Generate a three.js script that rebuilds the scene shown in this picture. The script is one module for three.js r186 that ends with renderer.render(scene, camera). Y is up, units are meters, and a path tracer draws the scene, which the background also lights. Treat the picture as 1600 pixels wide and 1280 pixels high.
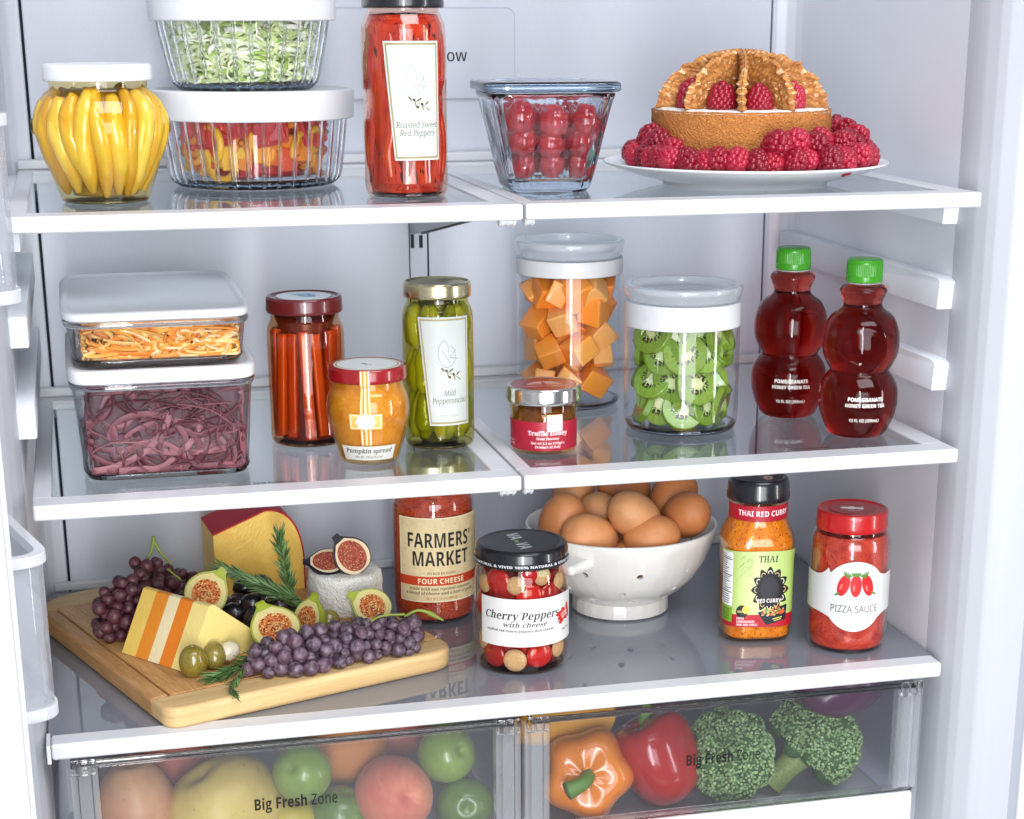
import * as THREE from 'three';
import { RoundedBoxGeometry } from 'three/addons/geometries/RoundedBoxGeometry.js';
import { ConvexGeometry } from 'three/addons/geometries/ConvexGeometry.js';
import { mergeGeometries, mergeVertices, toCreasedNormals } from 'three/addons/utils/BufferGeometryUtils.js';
import { ImprovedNoise } from 'three/addons/math/ImprovedNoise.js';
import { RectAreaLightUniformsLib } from 'three/addons/lights/RectAreaLightUniformsLib.js';
import { Brush, Evaluator, SUBTRACTION } from 'three-bvh-csg';

// ---------------------------------------------------------------- camera
const scene = new THREE.Scene();
const camera = new THREE.PerspectiveCamera(2 * Math.atan(944.5 / 2816.5) * 180 / Math.PI, 1697.4 / 1889, 0.05, 30);
camera.position.set(-0.3504, 0.3684, 1.4329);
camera.rotation.set(-0.3158, -0.2505, -0.0004, 'YXZ');
camera.setViewOffset(1697.4, 1889, 0, 0, 1600, 1280);   // the shifted lens of the photograph

const renderer = new THREE.WebGLRenderer();
renderer.toneMapping = THREE.LinearToneMapping;
renderer.toneMappingExposure = 1.15;
renderer.shadowMap.enabled = true;

// ---------------------------------------------------------------- studio light
RectAreaLightUniformsLib.init();
scene.background = new THREE.Color(0.16, 0.17, 0.195);   // the dim grey studio in front of the open refrigerator
function softbox(name, label, x, y, z, tx, ty, tz, w, h, level, color = 0xffffff) {
  const g = new THREE.Group(); g.name = name; g.position.set(x, y, z); g.lookAt(tx, ty, tz); scene.add(g);
  g.userData = { label, category: 'studio lamp' };
  const face = new THREE.Mesh(new THREE.BoxGeometry(w, h, 0.02), new THREE.MeshStandardMaterial({ color: 0xdddddd, emissive: color, emissiveIntensity: 0.8 }));
  face.name = 'lamp_face'; face.position.z = -0.02; g.add(face);
  const l = new THREE.RectAreaLight(color, level, w, h); l.name = 'lamp_light'; l.rotation.y = Math.PI; g.add(l);
}
softbox('strip_softbox', 'tall narrow studio softbox behind the camera', -0.36, 0.1, 2.0, -0.1, -0.05, -0.2, 0.2, 1.6, 26);
softbox('side_softbox', 'tall narrow studio softbox to the right of the open refrigerator', 2.1, 0.0, 1.35, 0.1, 0.0, -0.2, 0.2, 1.3, 14);
softbox('front_softbox', 'wide soft studio lamp far in front of the refrigerator', -0.2, 0.1, 2.6, 0.05, -0.1, -0.3, 1.7, 1.3, 4.4, 0xf8f9ff);
softbox('overhead_softbox', 'large square studio softbox high in front of the refrigerator', 0.35, 2.1, 1.5, 0.0, 0.0, -0.2, 1.8, 1.4, 6.5, 0xf6f8ff);

// ---------------------------------------------------------------- helpers
let seed = 7;
const rnd = () => { seed |= 0; seed = seed + 0x6D2B79F5 | 0; let t = Math.imul(seed ^ seed >>> 15, 1 | seed); t = t + Math.imul(t ^ t >>> 7, 61 | t) ^ t; return ((t ^ t >>> 14) >>> 0) / 4294967296; };
const rr = (a, b) => a + (b - a) * rnd();
const V = (x, y, z) => new THREE.Vector3(x, y, z);
const { PI, sin, cos, sqrt, abs, min, max, atan2 } = Math;
const noise3 = new ImprovedNoise(), N3 = (x, y, z) => noise3.noise(x, y, z);
const used = {};
const numbered = (n) => { const k = used[n] = (used[n] ?? -1) + 1; return k ? n + '_' + String(k).padStart(3, '0') : n; };
function thing(name, label, category, [x, y, z] = [0, 0, 0], turn = 0, group) {
  const o = new THREE.Group(); o.name = numbered(name); o.position.set(x, y, z); o.rotation.y = turn; scene.add(o);
  o.userData = { label, category }; if (group) o.userData.group = group;
  return o;
}
const merged = (g) => Array.isArray(g) ? mergeGeometries(g.map((q) => { const c = q.index ? q.toNonIndexed() : q.clone(); for (const k of Object.keys(c.attributes)) if (!['position', 'normal', 'uv'].includes(k)) c.deleteAttribute(k); return c; })) : g;
const ON = { lid_print: 'lid', lid_sticker: 'lid', lid_disc: 'lid', rim_print: 'lid', drawer_print: 'front_panel', bottle_print: 'tea', shelf_print: 'glass_panel', sugar_dusting: 'sponge', air_print: 'air_panel', label_window: 'label', clip_rib: 'clip_body', post_cap: 'side_post' };   // what such a piece sits on
function part(name, geo, mat, parent, label) {
  if (ON[name]) parent = parent.children.findLast((c) => c.name === ON[name]) ?? parent;
  const m = new THREE.Mesh(merged(geo), mat); m.name = name; m.castShadow = m.receiveShadow = true; parent.add(m);
  if (label) m.userData.label = label;
  return m;
}
function single(name, label, category, geo, mat, group) {
  const m = new THREE.Mesh(merged(geo), mat); m.name = numbered(name); m.castShadow = m.receiveShadow = true; scene.add(m);
  m.userData = { label, category }; if (group) m.userData.group = group;
  return m;
}
const box = (w, h, d, x = 0, y = 0, z = 0, r = 0) => { const g = r ? new RoundedBoxGeometry(w, h, d, 3, r) : new THREE.BoxGeometry(w, h, d); g.translate(x, y, z); return g; };
const box2 = (x0, x1, y0, y1, z0, z1, r = 0) => box(x1 - x0, y1 - y0, z1 - z0, (x0 + x1) / 2, (y0 + y1) / 2, (z0 + z1) / 2, r);
const lathe = (pts, seg = 64) => new THREE.LatheGeometry(pts.map(([r, y]) => new THREE.Vector2(r, y)), seg);
// a smooth profile through a few points
const smooth = (pts, n = 40) => new THREE.CatmullRomCurve3(pts.map(([r, y]) => V(r, y, 0)), false, 'centripetal').getPoints(n).map((p) => [max(p.x, 0), p.y]);
const cyl = (r0, r1, h, y = 0, seg = 48) => { const g = new THREE.CylinderGeometry(r1, r0, h, seg); g.translate(0, y + h / 2, 0); return g; };
// a tube whose radius (and flatness) changes along its path
function taper(path, radii, seg = 16, sides = 8, flat = 1, closed = true) {
  const curve = path instanceof THREE.Curve ? path : new THREE.CatmullRomCurve3(path);
  const fr = curve.computeFrenetFrames(seg), pos = [], nor = [], uv = [], idx = [];
  const R = typeof radii === 'function' ? radii : (t) => { const k = t * (radii.length - 1), i = min(Math.floor(k), radii.length - 2); return radii[i] + (radii[i + 1] - radii[i]) * (k - i); };
  for (let i = 0; i <= seg; i++) {
    const t = i / seg, p = curve.getPoint(t), n = fr.normals[i], b = fr.binormals[i], r = R(t);
    for (let j = 0; j <= sides; j++) {
      const a = j / sides * PI * 2, c = cos(a), s = sin(a);
      pos.push(p.x + r * (c * n.x + s * flat * b.x), p.y + r * (c * n.y + s * flat * b.y), p.z + r * (c * n.z + s * flat * b.z));
      nor.push(c * n.x + s / flat * b.x, c * n.y + s / flat * b.y, c * n.z + s / flat * b.z); uv.push(j / sides, t);
    }
  }
  for (let i = 0; i < seg; i++) for (let j = 0; j < sides; j++) { const a = i * (sides + 1) + j, b = a + sides + 1; idx.push(a, a + 1, b, b, a + 1, b + 1); }
  if (closed) for (const [row, flip] of [[0, 1], [seg, 0]]) {
    const p = curve.getPoint(row / seg), c = pos.length / 3, tg = fr.tangents[row]; pos.push(p.x, p.y, p.z); nor.push(...(flip ? tg.clone().negate() : tg).toArray()); uv.push(.5, row / seg);
    for (let j = 0; j < sides; j++) { const a = row * (sides + 1) + j; flip ? idx.push(c, a + 1, a) : idx.push(c, a, a + 1); }
  }
  const g = new THREE.BufferGeometry(); g.setAttribute('position', new THREE.Float32BufferAttribute(pos, 3)); g.setAttribute('normal', new THREE.Float32BufferAttribute(nor, 3)); g.setAttribute('uv', new THREE.Float32BufferAttribute(uv, 2)); g.setIndex(idx);
  return g;
}
// push the vertices of a geometry about with noise, then shade it smoothly
function rough(g, amp, freq, off = 0, fn) {
  g = g.clone(); const u = g.attributes.uv; g.deleteAttribute('normal'); if (u && !fn?.keepUv) g.deleteAttribute('uv'); g = mergeVertices(g, 1e-5);
  const p = g.attributes.position;
  for (let i = 0; i < p.count; i++) {
    const v = V().fromBufferAttribute(p, i), n = v.clone().normalize();
    v.addScaledVector(n, amp * (N3(v.x * freq + off, v.y * freq, v.z * freq) + .5 * N3(v.x * freq * 2.3, v.y * freq * 2.3 + off, v.z * freq * 2.3))); p.setXYZ(i, v.x, v.y, v.z);
  }
  g.computeVertexNormals(); if (!g.attributes.uv) g.setAttribute('uv', new THREE.Float32BufferAttribute(new Float32Array(p.count * 2), 2));
  return g;
}
const at = (g, x, y, z, rx = 0, ry = 0, rz = 0, s = 1) => { g = g.clone(); const m = new THREE.Matrix4().compose(V(x, y, z), new THREE.Quaternion().setFromEuler(new THREE.Euler(rx, ry, rz)), typeof s === 'number' ? V(s, s, s) : s); g.applyMatrix4(m); return g; };
// rings of a rounded-square body: prof = [[half width, y], ...], e = exponent (2 = round)
function ring(a, e, hw) { const c = abs(cos(a)), s = abs(sin(a)), k = hw / Math.pow(Math.pow(c, e) + Math.pow(s, e), 1 / e); return [k * sin(a), k * cos(a)]; }
function loft(prof, e = 2, seg = 72, a0 = 0, a1 = PI * 2, kx = 1, kz = 1) {
  const pos = [], uv = [], idx = [], n = prof.length, len = [0];
  for (let i = 1; i < n; i++) len.push(len[i - 1] + Math.hypot(prof[i][0] - prof[i - 1][0], prof[i][1] - prof[i - 1][1]));
  prof.forEach(([r, y, ee], i) => { for (let j = 0; j <= seg; j++) { const a = a0 + (a1 - a0) * j / seg, [x, z] = ring(a, ee ?? e, r); pos.push(x * kx, y, z * kz); uv.push(j / seg, len[i] / len[n - 1]); } });
  for (let i = 0; i < n - 1; i++) for (let j = 0; j < seg; j++) { const a = i * (seg + 1) + j, b = a + seg + 1; idx.push(a, a + 1, b, b, a + 1, b + 1); }
  const g = new THREE.BufferGeometry(); g.setAttribute('position', new THREE.Float32BufferAttribute(pos, 3)); g.setAttribute('uv', new THREE.Float32BufferAttribute(uv, 2)); g.setIndex(idx); g.computeVertexNormals();
  if (abs(a1 - a0 - PI * 2) < 1e-6) { const q = g.attributes.normal; for (let i = 0; i < n; i++) { const a = i * (seg + 1), b = a + seg, v = V().fromBufferAttribute(q, a).add(V().fromBufferAttribute(q, b)).normalize(); q.setXYZ(a, v.x, v.y, v.z); q.setXYZ(b, v.x, v.y, v.z); } }
  return g;
}

// materials
const lin = (hex) => new THREE.Color(hex);
const mat = (color, roughness = .5, o = {}) => new THREE.MeshPhysicalMaterial({ color, roughness, ...o });
const GLASS = mat(0xffffff, 0, { transmission: 1, thickness: 0, ior: 1.5, side: THREE.DoubleSide });
const glassOf = (hex, ior = 1.5, rough_ = 0) => mat(hex, rough_, { transmission: 1, thickness: 0, ior, side: THREE.DoubleSide });
const SOLID = mat(0xfafcff, 0, { transmission: 1, thickness: .01, ior: 1.48, attenuationColor: new THREE.Color(.72, .80, .88), attenuationDistance: .05 });
const CLEAR = mat(0xffffff, 0, { transmission: 1, thickness: .01, ior: 1.46 });
const FROST = mat(new THREE.Color(.93, .94, .96), .05, { transmission: .86, thickness: 0, ior: 1.5, side: THREE.DoubleSide });
const WHITE = mat(new THREE.Color(.74, .75, .77), .35), LIDW = mat(new THREE.Color(.74, .75, .77), .4);
const THIN = mat(new THREE.Color(.985, .99, 1), 0, { transmission: 1, thickness: 0, ior: 1.5, side: THREE.DoubleSide });

// canvases
function canvas(w, h, draw, srgb = true) {
  const c = document.createElement('canvas'); c.width = w; c.height = h; const x = c.getContext('2d'); draw(x, w, h);
  const t = new THREE.CanvasTexture(c); if (srgb) t.colorSpace = THREE.SRGBColorSpace; t.anisotropy = 8; return t;
}
function noiseTex(size, fn, srgb = false) {   // tiles: fn(u, v, n) with n a tiling noise
  const d = new Uint8Array(size * size * 4), T = (u, v, f, o = 0) => { const a = u * 2 * PI, b = v * 2 * PI, k = f / (2 * PI); return N3(cos(a) * k + o, sin(a) * k + cos(b) * k * .7, sin(b) * k + o * 1.7); };
  for (let y = 0; y < size; y++) for (let x = 0; x < size; x++) { const c = fn(x / size, y / size, T), i = (y * size + x) * 4; for (let k = 0; k < 3; k++) d[i + k] = 255 * min(1, max(0, Array.isArray(c) ? c[k] : c)); d[i + 3] = 255; }
  const t = new THREE.DataTexture(d, size, size); t.wrapS = t.wrapT = THREE.RepeatWrapping; t.magFilter = t.minFilter = THREE.LinearFilter; if (srgb) t.colorSpace = THREE.SRGBColorSpace; t.needsUpdate = true; return t;
}
const BUMP = noiseTex(256, (u, v, T) => .5 + .35 * T(u, v, 24) + .25 * T(u, v, 60, 3));
const FINE = noiseTex(256, (u, v, T) => .5 + .5 * T(u, v, 90, 5) + .2 * T(u, v, 40, 9));
const rep = (t, a, b) => { t = t.clone(); t.repeat.set(a, b ?? a); t.needsUpdate = true; return t; };
const MOTTLE = noiseTex(256, (u, v, T) => { const n = .78 + .22 * T(u, v, 14) + .18 * T(u, v, 40, 2); return [n, n, n]; });

// shelf heights: the glass the things stand on
const Y1 = .2234, Y2 = -.002, Y3 = -.207, ZB = -.4514;
const toCam = (x, z) => atan2(-.3504 - x, 1.4329 - z);   // the way a thing must face to look at the photographer
// ---------------------------------------------------------------- the refrigerator
{
  const liner = mat(new THREE.Color(.68, .71, .785), .38, { bumpMap: rep(FINE, 6), bumpScale: .00012 }), linerW = mat(new THREE.Color(.80, .82, .87), .4), flange = mat(new THREE.Color(.50, .515, .55), .5);  // flange: same white liner plastic, its colour darkened to offset strong front light
  const dark = mat(new THREE.Color(.02, .025, .04), .7), grey = mat(new THREE.Color(.35, .37, .42), .5);
  const f = thing('refrigerator', 'white plastic interior of an open refrigerator with glass shelves', 'refrigerator');
  const top = .62, low = -.46;
  part('back_panel', [box2(-.3836, .3815, low, top, ZB - .02, ZB, .0015)], liner, f);
  part('side_panel', box2(-.43, -.3862, low, top, ZB - .02, ZB - .0005, .0012), liner, f);
  part('side_panel', box2(.3835, .43, low, top, ZB - .02, ZB - .0005, .0012), liner, f);
  part('back_groove', box2(-.45, .45, low, top, ZB - .03, ZB - .0205), dark, f);
  for (const s of [-1, 1]) {
    const sh = new THREE.Shape(); // plan of a side wall, rounded into the front flange
    sh.moveTo(s * .388, -ZB + .0005); sh.quadraticCurveTo(s * .4085, -ZB, s * .4085, -ZB - .028); sh.lineTo(s * .4068, .0505); sh.lineTo(s * .47, .0505); sh.lineTo(s * .47, .47); sh.lineTo(s * .388, .47);
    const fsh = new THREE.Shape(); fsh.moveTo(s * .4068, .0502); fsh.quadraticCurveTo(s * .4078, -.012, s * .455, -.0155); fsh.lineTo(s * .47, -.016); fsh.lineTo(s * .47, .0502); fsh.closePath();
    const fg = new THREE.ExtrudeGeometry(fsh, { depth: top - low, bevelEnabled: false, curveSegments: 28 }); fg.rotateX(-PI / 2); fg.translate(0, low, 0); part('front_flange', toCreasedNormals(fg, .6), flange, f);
    const g = new THREE.ExtrudeGeometry(sh, { depth: top - low, bevelEnabled: false, curveSegments: 14 }); g.rotateX(-PI / 2); g.translate(0, low, 0);
    part('side_wall', toCreasedNormals(g, .6), linerW, f);
    part('door_gasket', box2(s * .47 - .0, s * .47 + s * .012, low, top, -.03, .012), grey, f);
    part('outer_side', box2(min(s * .482, s * .53), max(s * .482, s * .53), low, top, -.47, .016, .004), linerW, f);
    // three ribs on each wall that carry the shelves
    for (const y of [.207, .1317, .058]) {
      const r = new THREE.Shape(); r.moveTo(-.43, y + .0125); r.lineTo(-.052, y + .0125); r.lineTo(-.046, y + .010); r.lineTo(-.049, y - .0125); r.lineTo(-.43, y - .012);
      const q = new THREE.ExtrudeGeometry(r, { depth: .0145, bevelEnabled: true, bevelSize: .0015, bevelThickness: .0015, bevelSegments: 2 }); q.rotateY(-PI / 2); q.translate(s > 0 ? .4085 : -.394, 0, 0);
      part('shelf_rib', toCreasedNormals(q, .6), linerW, f);
    }
  }
  { const ar = atan2(.26, .966), turn = (g) => at(g, -.470, 0, .045, 0, ar, 0); part('open_door', turn(box2(-.13, -.055, -.62, .62, .0, .50, .012)), WHITE, f); part('door_liner', turn(box2(-.0548, -.048, -.58, .58, .03, .47, .002)), WHITE, f); }
  part('ceiling', box2(-.47, .47, top, top + .03, -.48, -.002), linerW, f);
  part('floor', box2(-.47, .47, low - .03, low, -.48, .012), linerW, f);
  // channel with slots behind the jars
  part('channel', [box2(-.0132, -.0122, -.2, Y1 - .005, ZB + .0002, ZB + .0012), box2(.0062, .0078, -.2, Y1 - .005, ZB + .0002, ZB + .0012)], dark, f);
  part('channel_slot', [box2(-.0112, -.0078, .137, .151, ZB + .0004, ZB + .0014), box2(-.0022, .0014, .137, .150, ZB + .0004, ZB + .0014)], dark, f);
  // raised air panel with its print
  const ap = new THREE.Shape(), X0 = -.16, X1 = .0992, YA = .2891, YB = .374, r = .008;
  ap.moveTo(X0 + r, YA); ap.lineTo(X1 - r, YA); ap.quadraticCurveTo(X1, YA, X1, YA + r); ap.lineTo(X1, YB - r); ap.quadraticCurveTo(X1, YB, X1 - r, YB); ap.lineTo(X0 + r, YB); ap.quadraticCurveTo(X0, YB, X0, YB - r); ap.lineTo(X0, YA + r); ap.quadraticCurveTo(X0, YA, X0 + r, YA);
  const ag = new THREE.ExtrudeGeometry(ap, { depth: .003, bevelEnabled: true, bevelSize: .0022, bevelThickness: .0022, bevelSegments: 3 }); ag.translate(0, 0, ZB + .0004);
  part('air_panel', ag, mat(new THREE.Color(.66, .69, .765), .3), f);
  part('air_print', new THREE.PlaneGeometry(.075, .019).translate(.0135, .3295, ZB + .0062), mat(0x15161c, .6, { transparent: true, alphaMap: canvas(512, 128, (x, w, h) => { x.fillStyle = '#000'; x.fillRect(0, 0, w, h); x.fillStyle = '#fff'; x.font = '112px sans-serif'; x.textAlign = 'right'; x.fillText('Air Flow', w - 4, 100); }, false) }), f);

  // ---- shelves
  const gl = glassOf(new THREE.Color(.88, .92, .935), 1.75), edge = mat(new THREE.Color(.68, .69, .71), .28);
  function shelf(label, y, z1, x0, x1, il, ir) {
    const s = thing('glass_shelf', label, 'shelf');
    part('front_trim', box2(x0, x1, y - .0128, y, z1 - .0285, z1, .0022), edge, s);
    part('side_rail', box2(x0, il, y - .010, y - .0004, ZB + .03, z1 - .0288, .0015), edge, s);
    part('side_rail', box2(ir, x1, y - .010, y - .0004, ZB + .03, z1 - .0288, .0015), edge, s);
    part('back_rail', [box2(x0, x1, y - .010, y - .0002, ZB + .002, ZB + .0298, .0015), box2(x0, x1, y - .0002, y + .0095, ZB + .002, ZB + .0125, .002)], edge, s);
    part('glass_panel', box2(il - .003, ir + .003, y - .006, y - .002, ZB + .0285, z1 - .0265), gl, s);
    return s;
  }
  shelf('left glass shelf with white trim carrying the peppers and bowls, topmost left', .2254, .0087, -.4, -.0022, -.3854, -.0222);
  shelf('right glass shelf with white trim carrying the tomatoes and raspberry cake', .2254, .0087, .0002, .4, .0135, .3776);
  const s2l = shelf('left glass shelf with white trim under the lunch boxes, carrot and pumpkin jars', 0, 0, -.4, -.0022, -.3854, -.0222);
  const s2r = shelf('right glass shelf with white trim under the melon, kiwi and red tea', 0, 0, .0002, .4, .0135, .3776);
  const print = (txt, px) => canvas(512, 64, (x, w, h) => { x.fillStyle = '#000'; x.fillRect(0, 0, w, h); x.fillStyle = '#fff'; x.font = 'bold ' + px + 'px sans-serif'; x.textAlign = 'center'; x.fillText(txt, w / 2, 46); }, false);
  for (const [s, x, z, w] of [[s2l, -.205, -.0385, .05], [s2r, .275, -.0415, .05]]) part('shelf_print', new THREE.PlaneGeometry(w, .0065).rotateX(-PI / 2).translate(x, -.0016, z), mat(0x14151a, .6, { transparent: true, alphaMap: print('Spill Protector', 54) }), s);
  // clips under the seam of the two shelf halves
  for (const y of [.2254, 0]) for (const [x, n] of [[-.012, 2], [.006, 1]]) {
    const c = thing('shelf_clip', `small ribbed white clip under the seam of the ${y ? 'upper' : 'middle'} shelves, ${n === 2 ? 'left half' : 'right half'}`, 'clip', [x, y - .0105, y ? -.008 : -.014]);
    part('clip_body', new THREE.CylinderGeometry(.0065, .0065, n === 2 ? .014 : .008, 24).rotateZ(PI / 2).translate(0, -.0015, 0), WHITE, c);
    for (let i = 0; i < n + 1; i++) part('clip_rib', new THREE.CylinderGeometry(.0076, .0076, .0012, 24).rotateZ(PI / 2).translate((i - n / 2) * .005, -.0015, 0), WHITE, c);
  }
  // arm that holds the upper shelves on the channel
  { const a = f; const sh = new THREE.Shape(); sh.moveTo(-.4505, .2140); sh.lineTo(-.10, .2140); sh.lineTo(-.10, .206); sh.lineTo(-.4505, .151); sh.closePath();
    const g = new THREE.ExtrudeGeometry(sh, { depth: .003, bevelEnabled: false }); g.rotateY(-PI / 2); g.translate(.0030, 0, 0); part('shelf_arm', g, mat(new THREE.Color(.10, .105, .12), .35), a); part('shelf_arm', g.clone().translate(-.0115, 0, 0), mat(new THREE.Color(.42, .43, .47), .35), a); }
  // bottom shelf: one dark glass sheet with a white bar
  const s3 = thing('glass_shelf', 'wide dark grey glass shelf above the drawers with white front bar', 'shelf');
  part('front_trim', box2(-.4028, .4028, -.206 - .0145, -.206, -.0075 - .024, -.0075, .0028), edge, s3);
  part('glass_panel', box2(-.405, .405, -.2125, -.207, ZB + .012, -.0318), mat(new THREE.Color(.19, .205, .235), .02, { ior: 1.75 }), s3);
  part('back_trim', box2(-.4, .4, -.2065, -.1985, ZB + .001, ZB + .011, .0015), WHITE, s3);
  part('wall_trim', box2(-.4066, -.4032, -.222, -.2055, -.034, -.004, .0008), WHITE, s3);
}
// ---------------------------------------------------------------- shared makers
// surface of revolution with flutes: prof = [[r, y, depth of the flutes], ...]; e > 2 squares it
function revolve(prof, seg = 192, n = 40, e = 2) {
  const pos = [], idx = [], m = prof.length;
  prof.forEach(([r, y, d = 0]) => { for (let j = 0; j < seg; j++) { const a = j / seg * PI * 2, [x, z] = ring(a, e, r), q = 1 - d * (.5 + .5 * cos(n * a)); pos.push(x * q, y, z * q); } });
  for (let i = 0; i < m - 1; i++) for (let j = 0; j < seg; j++) { const a = i * seg + j, b = i * seg + (j + 1) % seg, c = a + seg, d = b + seg; idx.push(a, b, c, c, b, d); }
  const g = new THREE.BufferGeometry(); g.setAttribute('position', new THREE.Float32BufferAttribute(pos, 3)); g.setAttribute('uv', new THREE.Float32BufferAttribute(new Float32Array(pos.length / 3 * 2), 2)); g.setIndex(idx); g.computeVertexNormals(); return g;
}
// a label on a body of revolution: angles at its foot and head
function patch(rad, y0, y1, l0, r0, l1 = l0, r1 = r0, e = 2, rows = 8, cols = 28) {
  const pos = [], uv = [], idx = [];
  for (let i = 0; i <= rows; i++) { const t = i / rows, y = y0 + (y1 - y0) * t, L = l0 + (l1 - l0) * t, R = r0 + (r1 - r0) * t, r = typeof rad === 'function' ? rad(y) : rad; for (let j = 0; j <= cols; j++) { const a = L + (R - L) * j / cols, [x, z] = ring(a, e, r); pos.push(x, y, z); uv.push(j / cols, t); } }
  for (let i = 0; i < rows; i++) for (let j = 0; j < cols; j++) { const a = i * (cols + 1) + j, b = a + cols + 1; idx.push(a, a + 1, b, b, a + 1, b + 1); }
  const g = new THREE.BufferGeometry(); g.setAttribute('position', new THREE.Float32BufferAttribute(pos, 3)); g.setAttribute('uv', new THREE.Float32BufferAttribute(uv, 2)); g.setIndex(idx); g.computeVertexNormals(); return g;
}
const profR = (pts) => (y) => { for (let i = 1; i < pts.length; i++) if (y <= pts[i][1]) { const [r0, y0] = pts[i - 1], [r1, y1] = pts[i]; return r0 + (r1 - r0) * (y1 > y0 ? (y - y0) / (y1 - y0) : 1); } return pts[pts.length - 1][0]; };
const deg = (d) => d * PI / 180;
// screw lid with a rolled rim and a sunken top
function lidGeo(r, h, sunk = .0012, seg = 72) { return lathe([[r * .9, .0006], [r * .985, 0], [r, .001], [r * 1.012, h * .25], [r, h * .42], [r, h * .78], [r * .985, h * .95], [r * .95, h], [r * .90, h], [r * .87, h - sunk], [0, h - sunk]], seg); }
function noodleStuff(name, label, category, count, path, radius, cols, flat = .55, rough_ = .3, seg = 44) {
  const gs = [], cc = [];
  for (let i = 0; i < count; i++) { const g = taper(path(i), () => radius, seg, 7, flat).toNonIndexed(); gs.push(g); const c = cols[Math.floor(rnd() * cols.length)].clone().multiplyScalar(rr(.85, 1.1)); for (let k = 0; k < g.attributes.position.count; k++) cc.push(c.r, c.g, c.b); }
  const g = mergeGeometries(gs); g.setAttribute('color', new THREE.Float32BufferAttribute(cc, 3));
  const m = new THREE.Mesh(g, mat(0xffffff, rough_, { vertexColors: true, bumpMap: rep(BUMP, 1, 6), bumpScale: .0003 })); m.name = name; m.userData = { label, category, kind: 'stuff' }; scene.add(m); return m;
}
const put = (o, x, y, z, rx = 0, ry = 0, rz = 0, s = 1) => { o.position.set(x, y, z); o.rotation.set(rx, ry, rz); typeof s === 'number' ? o.scale.setScalar(s) : o.scale.set(...s); return o; };

// ---------------------------------------------------------------- top shelf
{ // banana peppers in a pot-bellied jar
  const R = .0526, X = -.3233, Z = -.1193, cam = toCam(X, Z);
  const pr = smooth([[.60, 0], [.66, .0015], [.70, .007], [.80, .022], [.93, .042], [1, .060], [.965, .073], [.86, .0835], [.745, .0885], [.74, .0965]].map(([a, b]) => [a * R, b]), 48);
  const t = thing('pickle_jar', 'pot-bellied glass jar of whole yellow banana peppers with white lid', 'jar', [X, Y1, Z]);
  part('glass', lathe([[0, .003], [.5 * R, .0022], ...pr]), glassOf('#fff6d2'), t);
  part('jar_base', lathe([[0, .0005], [.62 * R, .0005], [.66 * R, .002], [.6 * R, .004], [0, .004]]), SOLID, t);
  for (const s of [-1, 1]) part('knob', new THREE.TorusGeometry(.0042, .0022, 10, 20).rotateY(PI / 2).translate(0, .0605, 0).applyMatrix4(new THREE.Matrix4().makeTranslation(s * (R + .0005), 0, 0)).applyMatrix4(new THREE.Matrix4().makeRotationY(cam)), glassOf('#d8c27a'), t);
  part('lid', lidGeo(.0432, .0130).translate(0, .0955, 0), LIDW, t);
  const rad = profR(pr);
  part('brine', lathe([[0, .005], ...pr.filter(([, y]) => y > .005 && y < .089).map(([r, y]) => [r * .70, y]), [0, .089]], 40), mat('#96780f', .3), t);
  const g = 'banana peppers in the round jar', ym = ['#c9a01c', '#d0ac2c', '#bf9414', '#d6b440'].map((c) => mat(c, .28, { bumpMap: rep(BUMP, 2, 5), bumpScale: .0006, clearcoat: .6, clearcoatRoughness: .15 }));
  for (let i = 0; i < 22; i++) {
    const a = cam + (i + rr(-.2, .2)) / 22 * PI * 2, lo = rr(.006, .012), hi = rr(.083, .090), drift = rr(-.2, .2), w = rr(.0064, .0088), pts = [];
    for (let k = 0; k <= 6; k++) { const q = k / 6, y = lo + (hi - lo) * q, r = rad(y) - w * (.75 + .1 * sin(q * 9 + i)) - .0012, b = a + drift * (1 - q) * (1 - q) * .9 + .05 * sin(q * 5 + i); pts.push(V(sin(b) * r, y, cos(b) * r)); }
    const p = single('banana_pepper', 'yellow banana pepper standing inside the pot-bellied jar', 'pepper', rough(taper(pts, [w * .3, w * .75, w * .95, w * 1.05, w * 1.1, w * 1.05, w * .9, w * .6], 24, 14), .0011, 130, i), ym[i % 4], g); p.position.set(X, Y1, Z);
  }
}
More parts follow.
